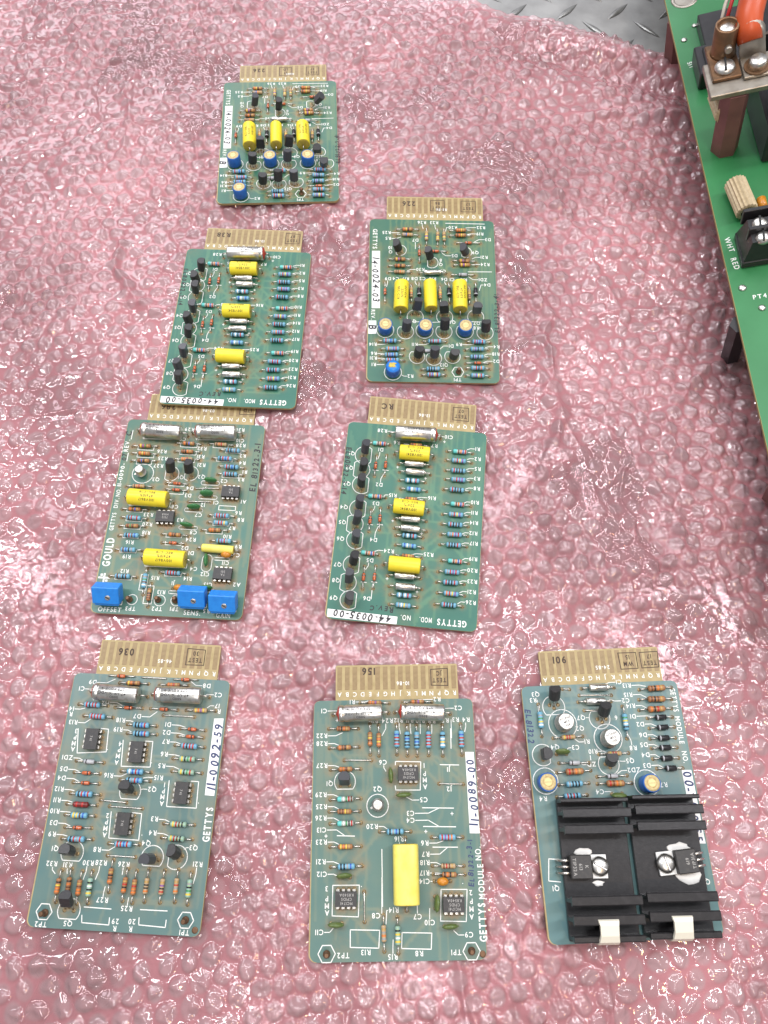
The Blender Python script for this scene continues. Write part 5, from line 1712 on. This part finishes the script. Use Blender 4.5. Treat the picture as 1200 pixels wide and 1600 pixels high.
for i in range(-18, 20):
    for j in range(-7, 34):
        x, y = i * SP + 6, j * SP + 8; a = math.radians(45 if j % 2 else -45)
        if (i + j) % 2: continue
        lim = 240 + (y + 90) * 0.25
        if abs(x) > lim + 30: continue
        if y > 525 and 40 < x < 260: add("tread_bar", bme, plate, (x, y, 0), a)
        else: bar(rest, (x, y), a)
o = add("tread_pattern", rest.mesh("tread_pattern"), plate); o["kind"] = "stuff"

# ------------------------------------------------------------------ large green power board at the right
mat("power_mask", (0.018, 0.160, 0.046), 0.42, noise=(30, (0.028, 0.195, 0.062), 0.35, 0.7), coat=0.25)
mat("board_edge", (0.30, 0.24, 0.09), 0.6)
mat("standoff_brown", (0.19, 0.085, 0.075), 0.5, noise=(80, (0.14, 0.06, 0.055), 0.4, 0.7))
mat("copper_old", (0.23, 0.13, 0.07), 0.42, 0.75, noise=(160, (0.14, 0.085, 0.05), 0.4, 0.65), bump=(300, .3))
mat("plated_bar", (0.40, 0.37, 0.32), 0.42, 0.85, noise=(120, (0.26, 0.23, 0.19), 0.4, 0.7))
mat("black_plastic", (0.016, 0.016, 0.018), 0.35, noise=(200, (0.024, 0.024, 0.026), 0.4, 0.7))
mat("ceramic_tan", (0.50, 0.40, 0.25), 0.5, noise=(500, (0.40, 0.31, 0.18), 0.4, 0.7))
mat("cable_orange", (0.56, 0.085, 0.02), 0.36, noise=(60, (0.46, 0.065, 0.018), 0.4, 0.7))
mat("wire_red", (0.45, 0.02, 0.02), 0.4); mat("wire_white", (0.55, 0.50, 0.42), 0.5); mat("hole_dark", (0.01, 0.01, 0.01), .6)
PB = bpy.data.objects.new("power_board", None); COL.objects.link(PB)
PM = Matrix(((0.9701, -0.017, -0.2419, 203 * MM), (0.0165, 0.9999, -0.0041, 385 * MM), (0.242, 0.0, 0.9703, 38 * MM), (0, 0, 0, 1))); PB.matrix_world = PM
tag(PB, "large bright green power board raised on posts at the right edge", "power board")
def part(name, fn, parent=PB, **k):
    b = MB(); fn(b); return add(name, b.mesh(name), parent, **k)
part("laminate", lambda b: b.box((0, -290, -2.2), (130, 260, -.02), "board_edge"))
part("solder_mask", lambda b: b.box((0.25, -289.7, -.02), (129.7, 259.7, .04), "power_mask"))
def post(x, y, m, r, z0): return lambda b: b.lathe([(z0, r), (-2.25, r)], m, 'z', 6, (x, y, 0), False)
part("standoff_post", post(7, 131, "standoff_brown", 8, -40)); part("standoff_post", post(1.5, -121, "black_plastic", 6.0, -38)); part("standoff_post", post(7, -220, "standoff_brown", 8, -28)); part("standoff_post", post(110, 0, "standoff_brown", 8, -65))
hexp = part("standoff_post", lambda b: b.lathe([(.05, 8.2), (45, 8.2)], "standoff_brown", 'z', 6, (14.5, 7.5, 0), False))
bar_o = part("bus_bar", lambda b: b.box((-1, 1, 45.1), (70, 27, 48.6), "plated_bar", .4))
# copper lug with slotted screw
def lug(b):
    b.box((1.6, 10.5, 48.7), (17.4, 38.5, 51.0), "copper_old", .4)
    cx, cy = 10.4, 30.8
    ring = lambda r, z, k=0.0: [(cx + .04 * (z - 50) + r * math.cos(q * math.pi / 12), cy + .12 * (z - 50) + r * math.sin(q * math.pi / 12), z) for q in range(24)]
    b.ring_tube([ring(7.4, 50.9), ring(6.9, 51.8), ring(6.7, 53), ring(6.7, 66.6), ring(6.4, 67.1), ring(5.3, 67.1), ring(5.1, 66.6), ring(5.1, 64.0)], "copper_old", True)
lo = part("cable_lug", lug)
part("set_screw", lambda b: b.lathe([(22.6, 1.7), (22.9, 2.1), (25.5, 2.1)], "plated_bar", 'y', 14, (11.2, 0, 58.0)), lo)
part("solder_fill", lambda b: b.lathe([(64.1, 5.0), (64.9, 4.6), (65.6, 3.2), (66.0, .4)], "screw_steel", 'z', 20, (11.0, 32.5, 0)), lo)
def slotted(cx, cy, z, r):
    def f(b):
        b.lathe([(z, r), (z + 1.0, r), (z + 2.4, r * .86), (z + 3.2, r * .55), (z + 3.5, r * .1)], "screw_steel", 'z', 24, (cx, cy, 0))
        M = Matrix.Translation((cx, cy, 0)) @ Matrix.Rotation(1.45, 4, 'Z'); b.box((-r * .85, -.55, z + 2.6), (r * .85, .55, z + 3.56), "hole_dark", 0, M)
    return f
part("slotted_screw", slotted(9.2, 18.0, 51.0, 5.8))
def lug2(b):
    b.box((18.2, 8.0, 48.7), (33.8, 24.0, 50.6), "plated_bar", .35)
    b.ring_tube([[(25.2 - t * .5 + 7.2 * math.cos(q * math.pi / 9), 22.5 + t * 1.9, 49.6 + t * 1.9 + (1.2 + t * 2.0) * (1 + math.sin(q * math.pi / 9))) for q in range(18)] for t in range(4)], "plated_bar")
part("cable_lug", lug2)
part("bolt", lambda b: (b.lathe([(50.6, 7.0), (51.6, 7.0)], "copper_old", 'z', 24, (26.0, 14.5, 0)), b.lathe([(51.6, 4.9), (55.2, 4.8), (56.0, 4.2), (56.3, .5)], "screw_steel", 'z', 20, (26.0, 14.5, 0))))
# black terminal housings on the board
def term(b):
    b.box((15.5, 84, .05), (70, 118, 9), "black_plastic", .6); b.box((7.5, 60, .05), (60, 86, 12), "black_plastic", .8)
    b.box((12, 64, 12), (34, 82, 14.0), "black_plastic", .5)
part("terminal_housing", term)
part("relay_shade_block", lambda b: (b.box((33, -10, .05), (80, 48, 26), "black_plastic", 1.0), b.box((52, -30, .05), (85, -15, 16), "black_plastic", .8)))  # black parts; first box widened to stand in for shadow beside the post
part("relay_shade_block", lambda b: b.box((38, 58, 10), (75, 110, 34), "black_plastic", 1.0))
def ribbed(x0, y0, x1, y1, r, z):
    def f(b):
        d = Vector((x1 - x0, y1 - y0, 0)); L = d.length; d.normalize(); s = Vector((-d.y, d.x, 0)); n = 36; rings = []
        for t, k in ((0, .8), (.02, 1), (.98, 1), (1.0, .8), (1.0, .62), (.8, .6)):
            c = Vector((x0, y0, z)) + d * (L * t); rr = [r * k * (1.0 if q % 2 else .88) for q in range(n)]
            rings.append([tuple(c + s * (rr[q] * math.cos(2 * math.pi * q / n)) + Vector((0, 0, rr[q] * math.sin(2 * math.pi * q / n)))) for q in range(n)])
        b.ring_tube(rings, ["ceramic_tan"] * 4 + ["hole_dark"], False)
    return f
part("ceramic_resistor", ribbed(13.8, -26.5, 16.6, -50.5, 6.4, 6.6)); part("ceramic_resistor", ribbed(12.8, 26, 14, 8, 6.4, 6.6), loc=(-3, -2, 22))
tb = part("terminal_block", lambda b: (b.box((8, -85, .05), (75, -62, 5), "black_plastic", .5), b.ring_tube([[(8.6, -84.5, 4.9), (8.6, -62.5, 4.9), (11.5, -66, 19), (11.5, -82.5, 19)], [(74, -84.5, 4.9), (74, -62.5, 4.9), (74, -66, 19), (74, -82.5, 19)]], "black_plastic", False)))
part("barrier", lambda b: b.box((10.2, -76.2, 12), (75, -74.0, 23), "black_plastic", .3), tb)
part("barrier", lambda b: b.box((9.6, -63.2, 12), (75, -61.0, 23), "black_plastic", .3), tb)
for cx, cy in ((17.5, -69.6), (28, -69.6), (17.5, -79.6), (28, -79.6)): part("terminal_screw", slotted(cx, cy, 17.5, 4.4), tb)
part("bead_capacitor", lambda b: b.lathe([(-47.5, 1.5), (-47, 2.6), (-40.5, 2.8), (-39.5, 1.5)], "tantalum_orange", 'y', 14, (26.5, 0, 4.2)))
for nm, cx, cy, r in (("solder_joint", 6.2, 108, 2.2), ("solder_joint", 14.6, 119, 1.8), ("solder_joint", 6.3, -98.4, 2.4), ("solder_joint", 14.0, -114, 2.2)):
    part(nm, lambda b: b.lathe([(.05, r), (.7, r * .8), (1.2, r * .3)], "screw_steel", 'z', 14, (cx, cy, 0)))
part("eyelet", lambda b: b.lathe([(.05, 9), (.25, 9), (.3, 6.5), (.06, 6.3)], "plated_bar", 'z', 26, (12.5, 147, 0)))
def pt(b):
    put_text(b, "PT4", 14.3, -105.9, 0, 3.0, .09, "silk_white"); put_text(b, "WHT", 4.9, -66.4, -1.45, 3.2, .09, "silk_white"); put_text(b, "RED", 5.6, -80.6, -1.45, 3.2, .09, "silk_white")
    put_text(b, "R8", 17.2, -21.2, 0, 3.2, .09, "silk_white"); put_text(b, "SIT", 6.8, 84, -1.4, 3.0, .09, "silk_white"); put_text(b, "8", 11.5, 62, 0, 3.0, .09, "silk_white")
part("silkscreen", pt)
# orange battery cable and thin sense wires leading away from the lugs
def in_pb(p): return PM @ (Vector(p) * MM)
b = MB(); b.tube([tuple(in_pb(p) / MM) for p in ((23.2, 26, 58.0), (22.6, 31, 62.5), (23.4, 37, 66.5), (26, 44, 70), (30, 54, 74), (38, 78, 82), (50, 120, 88), (70, 200, 84), (100, 300, 60))], [6.6, 7.2, 7.4, 7.4, 7.4, 7.4, 7.4, 7.4, 7.4], "cable_orange", 20)
tag(add("power_cable", b.mesh("power_cable")), "thick orange insulated cable crimped into the silver lug on the power board", "cable")
for nm, m, pts, lab in (("sense_wire", "wire_red", ((12, 42, 56), (17, 52, 66), (24, 66, 74), (36, 110, 84)), "thin red wire running beside the orange cable"), ("sense_wire", "wire_white", ((10, 44, 52), (14, 54, 62), (23, 70, 73), (33, 110, 84)), "thin off-white wire next to the red wire behind the copper lug")):
    b = MB(); b.tube([tuple(in_pb(p) / MM) for p in pts], 1.1, m, 8); tag(add(nm, b.mesh(nm)), lab, "wire")
